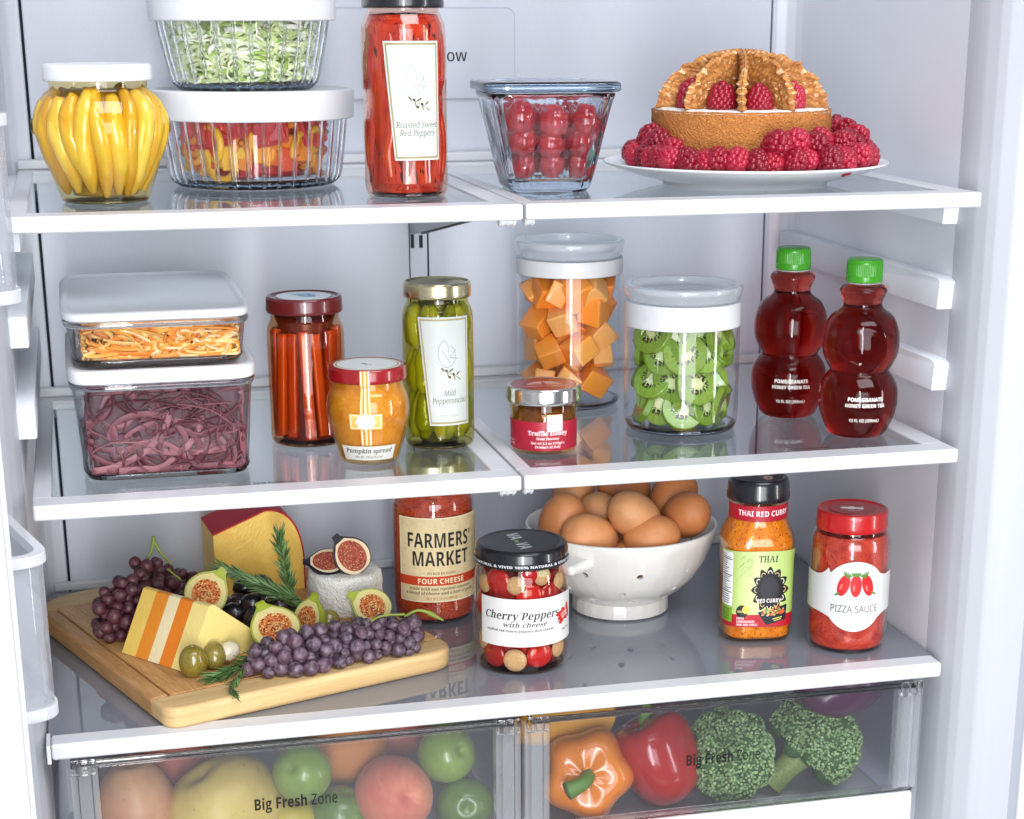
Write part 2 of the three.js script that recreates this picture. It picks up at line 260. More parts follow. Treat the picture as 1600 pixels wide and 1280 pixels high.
// two fluted glass bowls with white lids, one on the other
function flutedBowl(label, X, Y, Z, rb, rt, h, lidR, lidH, n) {
  const t = thing('storage_bowl', label, 'food container', [X, Y, Z]);
  const wall = .0032, out = [[0, .0012], [rb * .80, .0012], [rb * .84, 0], [rb * .93, .001, .012], [rb, .006, .016], [rb + (rt - rb) * .3, h * .34, .013], [rb + (rt - rb) * .7, h * .7, .013], [rt, h * .96, .011], [rt, h, .0]], inn = [[rt - wall, h], [rb + (rt - rb) * .5 - wall - .001, h * .5], [rb - wall, .011], [rb * .86, .0065], [0, .006]];
  part('glass', revolve(out.slice(4), 480, Math.round(n * .8)), THIN, t); part('inner_wall', revolve(inn.slice(0, 3), 200, 1), THIN, t); const rn = Math.round(n * .62), ribs = []; for (let i = 0; i < rn; i++) { const a = i / rn * 2 * PI, f = (r, y) => V(sin(a) * r, y, cos(a) * r); ribs.push(taper([f(rb * .90, .0018), f(rb * .985, .006), f(rb + (rt - rb) * .35, h * .36), f(rt - .0004, h * .96)], [.0015, .0019, .0018, .0014], 10, 8)); } part('glass_ribs', ribs, SOLID, t); part('glass_foot', revolve([[0, .0012], [rb * .80, .0012], [rb * .84, 0], [rb * .93, .001, .012], [rb * .985, .0046, .014], [rb - wall - .001, .0085], [rb * .86, .0062], [0, .006]], 480, Math.round(n * .8)), SOLID, t);
  part('lid', lathe([[0, h + .001], [rt - .001, h + .001], [rt + .0005, h - lidH * .45], [lidR - .0012, h - lidH * .45], [lidR, h - lidH * .40], [lidR + .0006, h + lidH * .46], [lidR - .0015, h + lidH * .53], [lidR - .005, h + lidH * .55], [lidR - .007, h + lidH * .45], [0, h + lidH * .45]], 96), LIDW, t);
  return t;
}
{
  const X = -.1882, Z = -.2464, H = .0700, lidH = .0255;
  flutedBowl('larger fluted glass bowl of red and orange pepper pieces with white lid', X, Y1, Z, .0745, .0835, H, .0898, lidH, 56);
  const cols = ['#c2262a', '#cf3026', '#d64a26', '#ee8a1c', '#f2a024', '#f6bd2c', '#e2621e'].map((c) => mat(c, .3, { clearcoat: .4, bumpMap: rep(BUMP, 2), bumpScale: .0004 }));
  single('pepper_core', 'mass of chopped red peppers filling the middle of the larger fluted bowl', 'chopped pepper', rough(at(new THREE.CylinderGeometry(.047, .042, .05, 60, 12), 0, 0, 0), .004, 60), cols[1]).position.set(X, Y1 + .034, Z);
  scene.children.at(-1).userData.kind = 'stuff';
  const cam = toCam(X, Z);
  for (let i = 0; i < 105; i++) {
    const a = cam + rr(-1.75, 1.75), y = rr(.021, .058), r = rr(.0515, .0565) + y * .12, k = rnd(); let g;
    const hi = y > .038, c = hi ? [0, 1, 0, 2, 5, 1, 3][Math.floor(rnd() * 7)] : [3, 4, 5, 4, 6, 3, 5, 2][Math.floor(rnd() * 8)];
    if (k < .45) { const R0 = rr(.009, .015), pts = []; for (let q = 0; q <= 8; q++) { const b = q / 8 * rr(3.4, 4.0); pts.push(V(cos(b) * R0, sin(b) * R0, (q - 4) * .0006)); } g = at(taper(pts, () => .0034, 20, 8, 1.0), 0, 0, 0, rr(-.4, .4), rr(-.5, .5), rr(0, 6)); }
    else { g = at(new RoundedBoxGeometry(rr(.014, .022), rr(.014, .024), rr(.0045, .007), 2, .002), 0, 0, 0, rr(-.3, .3), rr(-.4, .4), rr(-.25, .25)); }
    const m = single('pepper_piece', `cut piece of ${c < 3 ? 'red' : c === 5 ? 'yellow' : 'orange'} pepper inside the larger fluted bowl`, 'chopped pepper', g, cols[c], (c < 3 ? 'red' : c === 5 ? 'yellow' : 'orange') + ' pepper pieces in the larger fluted bowl');
    m.position.set(X + sin(a) * r, Y1 + y, Z + cos(a) * r); m.rotation.y = a;
  }
  const Yb = Y1 + H + lidH * .46 + .0006, x2 = -.1935, z2 = -.2464, cam2 = toCam(x2, z2);
  flutedBowl('smaller fluted glass bowl of zucchini noodles with white lid on top of another', x2, Yb, z2, .0625, .0765, .0720, .0815, .030, 48);
  part('zucchini_heart', lathe([[0, .008], [.044, .008], [.054, .03], [.060, .064], [0, .064]]), mat('#a3ba6c', .5), scene.children.at(-1), 'mass of pale green zucchini noodles');
  noodleStuff('zucchini_noodles', 'pale green zucchini noodles curled inside the upper fluted bowl', 'vegetable noodles', 120, (i) => {
    const a0 = cam2 + rr(-1.6, 1.6), y0 = rr(.010, .062), L = rr(.008, .022), tilt = rr(-1, 1), turns = rr(.5, 1.5), ph = rr(0, 6), pts = [];
    for (let k = 0; k <= 12; k++) { const b = ph + k / 12 * turns * 2 * PI, u = cos(b) * L + tilt * (k - 6) * .0022, v = sin(b) * L * .6 + (k - 6) * .0006; const y = min(.064, max(.009, y0 + v)), r = .0565 + y * .15 + .002 * sin(k * 1.3 + i) - rr(0, .004), a = a0 + u / .06; pts.push(V(x2 + sin(a) * r, Yb + y, z2 + cos(a) * r)); }
    return pts;
  }, .0022, ['#d5dfa8', '#e2eac4', '#eef2d8', '#c9da96', '#97b552', '#f6f8e6'].map(lin), .5);
}
{ // roasted red peppers, tall jar
  const X = -.0744, Z = -.1119, R = .0350, cam = toCam(X, Z), H = .1515;
  const pr = smooth([[.80, 0], [.93, .0012], [1, .009], [1, .02], [1, .08], [1, .128], [.98, .138], [.88, .146], [.84, .1485], [.84, H]].map(([a, b]) => [a * R, b]), 60);
  const t = thing('pepper_jar', 'tall glass jar of roasted red peppers with black lid and white label', 'jar', [X, Y1, Z]);
  part('glass', lathe([[0, .002], ...pr]), glassOf('#ffe9e0'), t);
  part('jar_base', lathe([[0, .0005], [.8 * R, .0005], [.9 * R, .003], [0, .004]]), SOLID, t);
  part('lid', lidGeo(.0338, .014).translate(0, H - .0005, 0), mat(0x17171d, .3, { clearcoat: .5 }), t);
  const oil = noiseTex(256, (u, v, T) => { const s = T(u, v, 50, 4) > .33 && T(u, v, 9, 1) > -.1, n = .5 + .6 * T(u, v, 7) + .35 * T(u, v, 22, 3); return s ? [.14, .03, .02] : [.58 + .18 * n, .10 + .20 * n, .04 + .07 * n]; }, true);
  part('pepper_oil', rough(lathe([[0, .004], [.84 * R, .004], [.90 * R, .012], [.90 * R, .138], [.81 * R, .146], [0, .1475]].flatMap((p, i, A) => i ? Array.from({ length: 10 }, (_, k) => [A[i - 1][0] + (p[0] - A[i - 1][0]) * (k + 1) / 10, A[i - 1][1] + (p[1] - A[i - 1][1]) * (k + 1) / 10]) : [p]), 64), .0007, 70, 2, { keepUv: true }), mat(0xffffff, .22, { map: rep(oil, 2, 2), clearcoat: .6 }), t);
  const rm = ['#a8240e', '#b43212', '#c04818', '#98190c'].map((c) => mat(c, .25, { map: rep(MOTTLE, 1, 2), clearcoat: .6 }));
  for (let i = 0; i < 14; i++) {
    const a = cam + (i % 7 - 3) * .52 + rr(-.15, .15), top = i >= 7, y0 = top ? rr(.076, .082) : rr(.010, .016), pts = [];
    for (let k = 0; k <= 5; k++) { const b = a + rr(-.07, .07), r = R * .80; pts.push(V(sin(b) * r, y0 + k / 5 * (top ? .058 : .064), cos(b) * r)); }
    const m = single('roasted_pepper', 'glossy roasted red pepper strip inside the tall black-lidded jar', 'pepper', taper(pts, [.003, .0055, .0065, .0062, .005, .0025], 16, 10, 1), rm[i % 4], 'roasted pepper strips in the tall jar'); m.position.set(X, Y1, Z);
  }
  // the paper label, wider at its head
  
  part('label', patch(R + .0004, .0310, .1255, cam + deg(-15), cam + deg(50), cam + deg(-29), cam + deg(51)), mat(0xffffff, .55, { map: oliveLabel('Roasted Sweet', 'Red Peppers', '#4c4c3a', '#8f7f3e') }), t);
}
function oliveLabel(a, b, ink, rim) {
  return canvas(400, 720, (x, w, h) => {
    x.fillStyle = '#bfc4bf'; x.fillRect(0, 0, w, h); x.strokeStyle = rim; x.lineWidth = 7; x.strokeRect(16, 16, w - 32, h - 32); x.strokeStyle = '#6d6a40'; x.lineWidth = 2.5; x.strokeRect(22, 22, w - 44, h - 44);
    x.strokeStyle = '#848a8a'; x.lineWidth = 4; x.beginPath(); x.moveTo(190, 150); x.bezierCurveTo(110, 190, 120, 310, 190, 330); x.bezierCurveTo(280, 330, 300, 220, 235, 190); x.stroke();
    x.beginPath(); x.moveTo(190, 150); x.bezierCurveTo(215, 170, 220, 200, 215, 240); x.moveTo(280, 210); x.lineTo(225, 265); x.lineTo(290, 275); x.moveTo(170, 220); x.bezierCurveTo(190, 250, 200, 280, 230, 300); x.stroke();
    x.strokeStyle = '#4c4a22'; x.lineWidth = 3; x.beginPath(); x.moveTo(150, 330); x.quadraticCurveTo(210, 370, 290, 400); x.stroke();
    const leaf = (px, py, an, l, c) => { x.save(); x.translate(px, py); x.rotate(an); x.fillStyle = c; x.beginPath(); x.ellipse(0, 0, l, l * .26, 0, 0, 7); x.fill(); x.restore(); };
    [[160, 345, .9, 20], [200, 380, 1.4, 20], [230, 350, -.5, 22], [255, 400, 1.2, 20], [290, 372, -.6, 20], [300, 410, .5, 18]].forEach(([p, q, an, l], i) => leaf(p, q, an, l, i % 2 ? '#6f7a2c' : '#4a4f1f'));
    [[190, 352], [250, 378], [215, 395]].forEach(([p, q]) => { x.fillStyle = '#4a1f1a'; x.beginPath(); x.ellipse(p, q, 11, 9, .5, 0, 7); x.fill(); });
    x.fillStyle = ink; x.textAlign = 'center'; x.font = 'italic 50px serif'; x.fillText(a, w / 2 + 4, 520); x.fillText(b, w / 2 + 4, 570); x.font = '17px serif'; x.fillStyle = '#a5a596'; x.fillText('NET WT 12 OZ (340 g)', w / 2, 660);
  });
}
{ // square fluted glass bowl of cherry tomatoes
  const X = .0527, Z = -.1389, t = thing('glass_bowl', 'square fluted clear glass bowl with glass lid full of cherry tomatoes', 'food container', [X, Y1, Z], deg(-4));
  const e = 7, a = .0365, b = .0545, h = .083;
  part('bowl', revolve([[0, .001], [a * .86, .001], [a * .92, 0], [a, .004, .006], [a + (b - a) * .25, h * .25, .010], [a + (b - a) * .6, h * .6, .010], [a + (b - a) * .9, h * .88, .010], [b, h * .95, 0], [b + .001, h * .985, 0], [b, h], [b - .005, h], [b - .0062, h * .93], [a + (b - a) * .5 - .0055, h * .5], [a - .004, .013], [a * .8, .0095], [0, .009]], 320, 52, e), SOLID, t);
  part('lid', revolve([[0, h + .0012], [b - .007, h + .0012], [b - .006, h + .0008], [b + .0035, h + .0008], [b + .0052, h + .002], [b + .0052, h + .007], [b + .003, h + .0092], [b * .8, h + .0092], [b * .76, h + .0080], [0, h + .0080]], 200, 4, e), SOLID, t);
  const tm = ['#cf3034', '#d84044', '#c4282c'].map((c) => mat(c, .16, { clearcoat: .7, clearcoatRoughness: .08, map: rep(MOTTLE, 1) }));
  const sg = new THREE.SphereGeometry(1, 28, 20);
  const layers = [[.0225, 9, .0105, 3], [.0420, 9, .0125, 3], [.0620, 9, .0135, 3]];
  for (const [y, n, r, c] of layers) for (let i = 0; i < n; i++) {
    const half = a + (b - a) * y / h - .0065 - r, gx = i % c - 1, gz = Math.floor(i / c) - 1, s = r * rr(.93, 1.06), big = y === .042 && gx === 1 && gz === 1;
    const m = single('cherry_tomato', 'glossy red cherry tomato inside the square glass bowl', 'tomato', sg, tm[i % 3], 'cherry tomatoes in the square bowl'); put(m, X + gx * half * .97 + rr(-.001, .001), Y1 + y + rr(-.003, .003), Z + gz * half * .97, rr(-.3, .3), rr(0, 6), rr(-.3, .3), [s, s * (big ? 1.25 : rr(.98, 1.18)), s]);
  }
}
// raspberries
function raspberryGeo(r, h, s0) {
  const gs = [], d = new THREE.IcosahedronGeometry(1, 2);
  for (let k = 0; k < 8; k++) { const q = k / 7, y = h * (.06 + .9 * q), R = r * sqrt(max(.02, 1 - Math.pow(q * .99, 2.4))) * (k === 0 ? .84 : 1), n = max(1, Math.round(R * 2 * PI / (r * .55))); for (let j = 0; j < n; j++) { const a = (j + (k % 2) * .5 + rr(-.1, .1)) / n * 2 * PI + s0, c = r * .30 * rr(.9, 1.12); gs.push(at(d, sin(a) * R * .86, y, cos(a) * R * .86, 0, 0, 0, c)); } }
  gs.push(at(new THREE.SphereGeometry(1, 16, 12), 0, h * .45, 0, 0, 0, 0, V(r * .82, h * .46, r * .82)));
  return mergeGeometries(gs.map((g) => g.index ? g.toNonIndexed() : g));
}
const RB = [0, 1, 2, 3].map((i) => raspberryGeo(.0102, rr(.019, .022), i));
const RBM = ['#8c0c24', '#9a132c', '#7c0a20', '#a51c36'].map((c) => mat(c, .30, { sheen: .25, sheenColor: new THREE.Color(.9, .45, .55), sheenRoughness: .4 }));
let nrb = 0;
function raspberry(label, group, x, y, z, rx, ry, rz, s = 1) { return put(single('raspberry', label, 'raspberry', RB[nrb % 4], RBM[(nrb++ * 7) % 4], group), x, y, z, rx, ry, rz, s); }
{
  const X = .2433, Z = -.1478, R = .1289, cam = toCam(X, Z);
  const p = thing('plate', 'wide white porcelain plate under the raspberry cake', 'plate', [X, Y1, Z]);
  part('plate_body', lathe([[0, .0035], [.068, .0035], [.0705, 0], [.074, 0], [.0755, .0032], [.090, .0062], [.112, .0125], [R - .002, .0182], [R, .0195], [R - .0015, .0206], [.112, .0150], [.090, .0092], [.07, .0066], [0, .0064]], 128), mat(new THREE.Color(.84, .85, .86), .15), p);
  // the sponge
  const cx = X - .004, cz = Z - .004, r = .0805, h = .058, cy = Y1 + .0068;
  const crumb = noiseTex(512, (u, v, T) => { const s = .5 + .5 * T(u, v, 70, 2) + .35 * T(u, v, 160, 4), st = .5 + .5 * T(u, v * .15, 110, 7); const k = .55 * s + .45 * st; return [.58 + .30 * k, .33 + .27 * k, .13 + .18 * k]; }, true);
  const c = thing('cake', 'round golden sponge cake dusted white, topped by upright wafers', 'cake', [cx, cy, cz]);
  const ring_ = []; for (let i = 0; i <= 14; i++) ring_.push([r * (i < 2 ? .985 + i * .007 : 1), h * i / 14]);
  const side = rough(lathe([[0, 0], ...ring_, [r * .97, h + .0008]], 160), .0012, 160, 3, { keepUv: true });
  part('sponge', side, mat(0xffffff, .85, { map: rep(crumb, 5, 1), bumpMap: rep(BUMP, 10, 2), bumpScale: .0025 }), c);
  const sugar = []; for (let i = 0; i <= 10; i++) sugar.push([r * 1.004 * (1 - i / 10), h + .0014 + (i ? .0006 : -.0026)]);
  part('sugar_dusting', rough(lathe(sugar, 120), .0010, 220, 5), mat(new THREE.Color(.80, .77, .72), .9, { bumpMap: rep(FINE, 6), bumpScale: .001 }), c);
  // wafers: bumpy quarter discs standing on the sponge
  const wtex = noiseTex(256, (u, v, T) => { const k = .5 + .5 * T(u, v, 26, 1) + .25 * T(u, v, 70, 3), w = T(u, v, 18, 8) > .38 ? .22 : 0; return [.60 + .26 * k + w, .35 + .28 * k + w * 1.2, .15 + .20 * k + w * 1.5]; }, true);
  const wm = mat(0xffffff, .6, { map: wtex, bumpMap: rep(BUMP, 2), bumpScale: .001 });
  function waferGeo(s0) {
    const A = 30, B = 44, rx = .0755, ry = .0505, pos = [], uv = [], idx = [];
    for (const f of [1, -1]) for (let i = 0; i <= A; i++) for (let j = 0; j <= B; j++) {
      const u = i / A, v = j / B, an = v * PI / 2, ed = 1 + .045 * N3(an * 9, s0, 1) + .035 * N3(an * 22, s0, 5), rad = .06 + .94 * u;
      const lump = .5 + .5 * sin(rad * 30 + 2.2 * sin(an * 22)) * sin(an * 26 + 2 * sin(rad * 22)), th = (.0008 + .0027 * lump + (u > .93 ? .0009 + .0012 * sin(an * 40 + s0) : 0)) * (i === A || j === 0 || j === B ? .05 : 1);
      pos.push(rad * ed * rx * cos(an), rad * ed * ry * sin(an), f * th + .0012 * sin(an * 5 + s0)); uv.push(rad * cos(an), rad * sin(an));
    }
    const n = (A + 1) * (B + 1); for (let k = 0; k < 2; k++) for (let i = 0; i < A; i++) for (let j = 0; j < B; j++) { const a = k * n + i * (B + 1) + j, b = a + B + 1; k ? idx.push(a, a + 1, b, b, a + 1, b + 1) : idx.push(a, b, a + 1, b, b + 1, a + 1); }
    const g = new THREE.BufferGeometry(); g.setAttribute('position', new THREE.Float32BufferAttribute(pos, 3)); g.setAttribute('uv', new THREE.Float32BufferAttribute(uv, 2)); g.setIndex(idx); g.computeVertexNormals(); return g;
  }
  const WN = 9;
  for (let i = 0; i < WN; i++) {
    const a = cam + i / WN * 2 * PI + (i ? rr(-.06, .06) : .02), w = single('wafer', i === 0 ? 'golden wafer standing edge-on at the front of the cake top' : 'golden bumpy wafer standing upright on the cake top', 'wafer', waferGeo(i * 1.7), wm, i ? 'wafers fanned on the cake' : undefined);
    w.position.set(cx + sin(a) * .002, cy + h + .0012, cz + cos(a) * .002); w.rotation.y = a - PI / 2;
  }
  for (let i = 0; i < WN; i++) { const a = cam + (i + .5) / WN * 2 * PI, q = .050; raspberry('red raspberry standing between wafers on top of the cake', 'raspberries between the wafers', cx + sin(a) * q, cy + h + .0005, cz + cos(a) * q, rr(-.1, .1), rr(0, 6), rr(-.12, .12), rr(1.05, 1.25)); }
  // heap round the cake
  const L = ['red raspberry in the heap around the cake on the plate', 'raspberries heaped on the plate'];
  for (let i = 0; i < 34; i++) { const a = cam + (i - 16.5) / 34 * 5.2 + rr(-.02, .02), q = rr(.097, .105); raspberry(...L, X + sin(a) * q, Y1 + .0255 + rr(0, .002), Z + cos(a) * q, PI / 2 * rr(.85, 1.1), rr(0, 6.3), rr(-.25, .25), rr(.9, 1.15)); }
  for (let i = 0; i < 26; i++) { const a = cam + (i - 12.5) / 26 * 4.6 + rr(-.03, .03), q = rr(.089, .094); if (a - cam > -.75 && a - cam < .25) continue; raspberry(...L, X + sin(a) * q, Y1 + .0275 + rr(0, .004) + (a > cam + .25 ? .006 : 0), Z + cos(a) * q, rr(.2, 1.4), rr(0, 6.3), rr(-.7, .7), rr(.95, 1.2)); }
}
// ---------------------------------------------------------------- middle shelf
// lets spheres settle in a jar: returns [x, y, z, r]
function pack(n, r0, r1, R, y0, y1, tries = 160) {
  const q = []; for (let i = 0; i < n; i++) { const a = rnd() * 2 * PI, d = sqrt(rnd()) * (R - r1), r = rr(r0, r1); q.push([sin(a) * d, rr(y0 + r, y1 - r), cos(a) * d, r]); }
  for (let k = 0; k < tries; k++) for (let i = 0; i < n; i++) {
    const p = q[i]; p[1] -= .0002;
    for (let j = 0; j < n; j++) if (j !== i) { const o = q[j], dx = p[0] - o[0], dy = p[1] - o[1], dz = p[2] - o[2], d = Math.hypot(dx, dy, dz) || 1e-6, g = (p[3] + o[3]) * .96 - d; if (g > 0) { const m = g * .3 / d; p[0] += dx * m; p[1] += dy * m; p[2] += dz * m; } }
    const d = Math.hypot(p[0], p[2]), lim = R - p[3]; if (d > lim) { p[0] *= lim / d; p[2] *= lim / d; }
    p[1] = min(y1 - p[3], max(y0 + p[3], p[1]));
  }
  return q;
}
function lunchBox(label, y, h, lidH, x0, x1, z0, z1, lean) {
  const cx = (x0 + x1) / 2, cz = (z0 + z1) / 2, w = (x1 - x0) / 2, kz = (z1 - z0) / (x1 - x0), t = thing('lunch_box', label, 'food container', [cx, y, cz]);
  const e = 9, th = .0022;
  const prof = [[0, .0006], [w - lean - .004, .0006], [w - lean - .0012, .0018], [w - lean, .005], [w - .0022, h - .004], [w, h - .003], [w, h], [w - th, h], [w - th - .001, h - .004], [w - lean - th, .006], [w - lean - th - .002, .0036], [0, .0034]];
  part('box_body', loft(prof.slice(3, 7), e, 160, 0, PI * 2, 1, kz), THIN, t); part('inner_wall', loft(prof.slice(8, 10), e, 160, 0, PI * 2, 1, kz), THIN, t); part('box_base', loft([...prof.slice(0, 4), [w - lean + .0006, .0065], [w - lean - th, .0075], ...prof.slice(10)], e, 160, 0, PI * 2, 1, kz), SOLID, t); part('box_rim', loft([prof[7], prof[8], [w - .0004, h - .0045], prof[5], prof[6], prof[7]], e, 160, 0, PI * 2, 1, kz), SOLID, t);
  const l = lidH, lid = [[0, h - .003], [w - .004, h - .003], [w - .003, h + .0008], [w - .0005, h + .001], [w + .0008, h + .0022], [w + .0008, h + l - .0026], [w - .0006, h + l - .0006], [w - .003, h + l], [w - .006, h + l - .0006], [w - .0075, h + l - .0026], [0, h + l - .0022]];
  part('lid', loft(lid, e, 160, 0, PI * 2, 1, kz), LIDW, t);
  return t;
}
{
  const x0 = -.366, x1 = -.2125, z0 = -.298, z1 = -.057;
  lunchBox('deep clear lunch box of purple beet noodles with white lid, lower of two', Y2 + .0004, .0835, .0125, x0, x1, z0, z1, .0075);
  lunchBox('shallow clear lunch box of orange squash noodles stacked on the beet box', Y2 + .0965, .0390, .0085, x0 - .001, x1 - .003, z0, z1 + .003, .006);
  const slab = (name, label, kind, yA, yB, pad, m) => { const o = single(name, label, kind, rough(new THREE.BoxGeometry(x1 - x0 - pad * 2, yB - yA, z1 - z0 - pad * 2, 26, 10, 40), .003, 70), m); o.position.set((x0 + x1) / 2, (yA + yB) / 2, (z0 + z1) / 2); o.userData.kind = 'stuff'; };
  slab('beet_heap', 'dark mass of beet noodles filling the lower lunch box', 'vegetable noodles', Y2 + .007, Y2 + .079, .0165, mat('#5a3c42', .6));
  slab('squash_heap', 'orange mass of squash noodles filling the upper lunch box', 'vegetable noodles', Y2 + .103, Y2 + .130, .0165, mat('#d9791c', .5));
  const strands = (yA, yB, front) => (i) => {
    const L = rr(.010, .034), ph = rr(0, 6), turns = rr(.35, 1.3), st = rr(-.006, .006), px = rr(x0 + .024, x1 - .024), py = rr(yA + .004, yB - .003), side = !front || i % 4 === 0, sy = (yB - yA) * .34, pts = [], sx = i % 8 < 4;
    for (let k = 0; k <= 14; k++) {
      const b = ph + k / 14 * turns * 2 * PI, u = cos(b) * L + st * (k - 7), v = sin(b) * min(L, sy) + .0008 * (k - 7), d = .0125 + .0016 * sin(k * 1.7 + i) + rnd() * .001 + (i % 5) * .0009, y = min(yB, max(yA, py + v));
      if (side) { const z = (z0 + z1) / 2 + rr(-.001, .001) + u * 1.6 + ((i * .618) % 1 - .5) * (z1 - z0 - .09); pts.push(V(sx ? x0 + d + .001 : x1 - d - .001, y, min(z1 - .014, max(z0 + .014, z)))); }
      else pts.push(V(min(x1 - .0145, max(x0 + .0145, px + u)), y, z1 - d));
    }
    return pts;
  };
  noodleStuff('beet_noodles', 'purple pink beet noodles curling inside the lower lunch box', 'vegetable noodles', 66, strands(Y2 + .010, Y2 + .077, true), .0031, ['#7c424c', '#8e5860', '#6a303c', '#844a52', '#5e2634'].map(lin), .32, .4);
  noodleStuff('squash_noodles', 'orange and yellow squash noodles inside the upper lunch box', 'vegetable noodles', 84, strands(Y2 + .104, Y2 + .129, true), .0021, ['#f09a2c', '#f4b44a', '#f6cc78', '#ee8a1c', '#f8dca4'].map(lin), .6, .4);
}
{ // carrot sticks
  const X = -.1566, Z = -.1883, R = .0346, cam = toCam(X, Z), t = thing('carrot_jar', 'glass jar of pickled carrot sticks with dark red lid', 'jar', [X, Y2, Z]);
  const pr = smooth([[.84, 0], [.95, .0012], [1, .008], [1, .02], [1, .098], [.985, .104], [.92, .110], [.89, .113], [.89, .121]].map(([a, b]) => [a * R, b]), 56);
  part('glass', lathe([[0, .002], ...pr]), glassOf('#fad8bc'), t);
  part('jar_base', lathe([[0, .0005], [.84 * R, .0005], [.95 * R, .003], [0, .004]]), SOLID, t);
  part('lid', lidGeo(.0340, .0145).translate(0, .1185, 0), mat('#5c1418', .3, { clearcoat: .5 }), t);
  part('lid_sticker', new THREE.CylinderGeometry(.0245, .0245, .0006, 48).translate(0, .1322, 0), mat(0xffffff, .5, { map: canvas(256, 256, (x, w) => { x.fillStyle = '#dfe6ea'; x.fillRect(0, 0, w, w); x.fillStyle = '#6fa8c6'; for (let i = 0; i < 26; i++) { x.beginPath(); x.ellipse(128 + rr(-50, 50), 128 + rr(-45, 45), rr(8, 34), rr(5, 12), rr(0, 3), 0, 7); x.fill(); } }) }), t);
  part('brine', lathe([[0, .005], [.72 * R, .005], [.72 * R, .108], [.80 * R, .116], [0, .117]], 40), mat('#5a1c08', .3), t);
  const cm = ['#c9561a', '#d4621f', '#bb4a14', '#da7028'].map((c) => mat(c, .4, { map: rep(MOTTLE, 1, 3), clearcoat: .4 }));
  for (let i = 0; i < 15; i++) {
    const a = cam + (i + rr(-.15, .15)) / 15 * 2 * PI, w = rr(.0066, .0082), g = new RoundedBoxGeometry(w, rr(.090, .102), w * .9, 2, .0012);
    const m = single('carrot_stick', 'orange carrot stick standing upright in the dark red lidded jar', 'carrot', rough(at(new THREE.BoxGeometry(w * 1.2, rr(.088, .100), w, 3, 14, 3), 0, 0, 0), .0007, 90, i), cm[i % 4], 'carrot sticks in the jar');
    m.position.set(X + sin(a) * R * .80, Y2 + .056, Z + cos(a) * R * .80); m.rotation.set(rr(-.05, .05), a, rr(-.06, .06));
  }
}
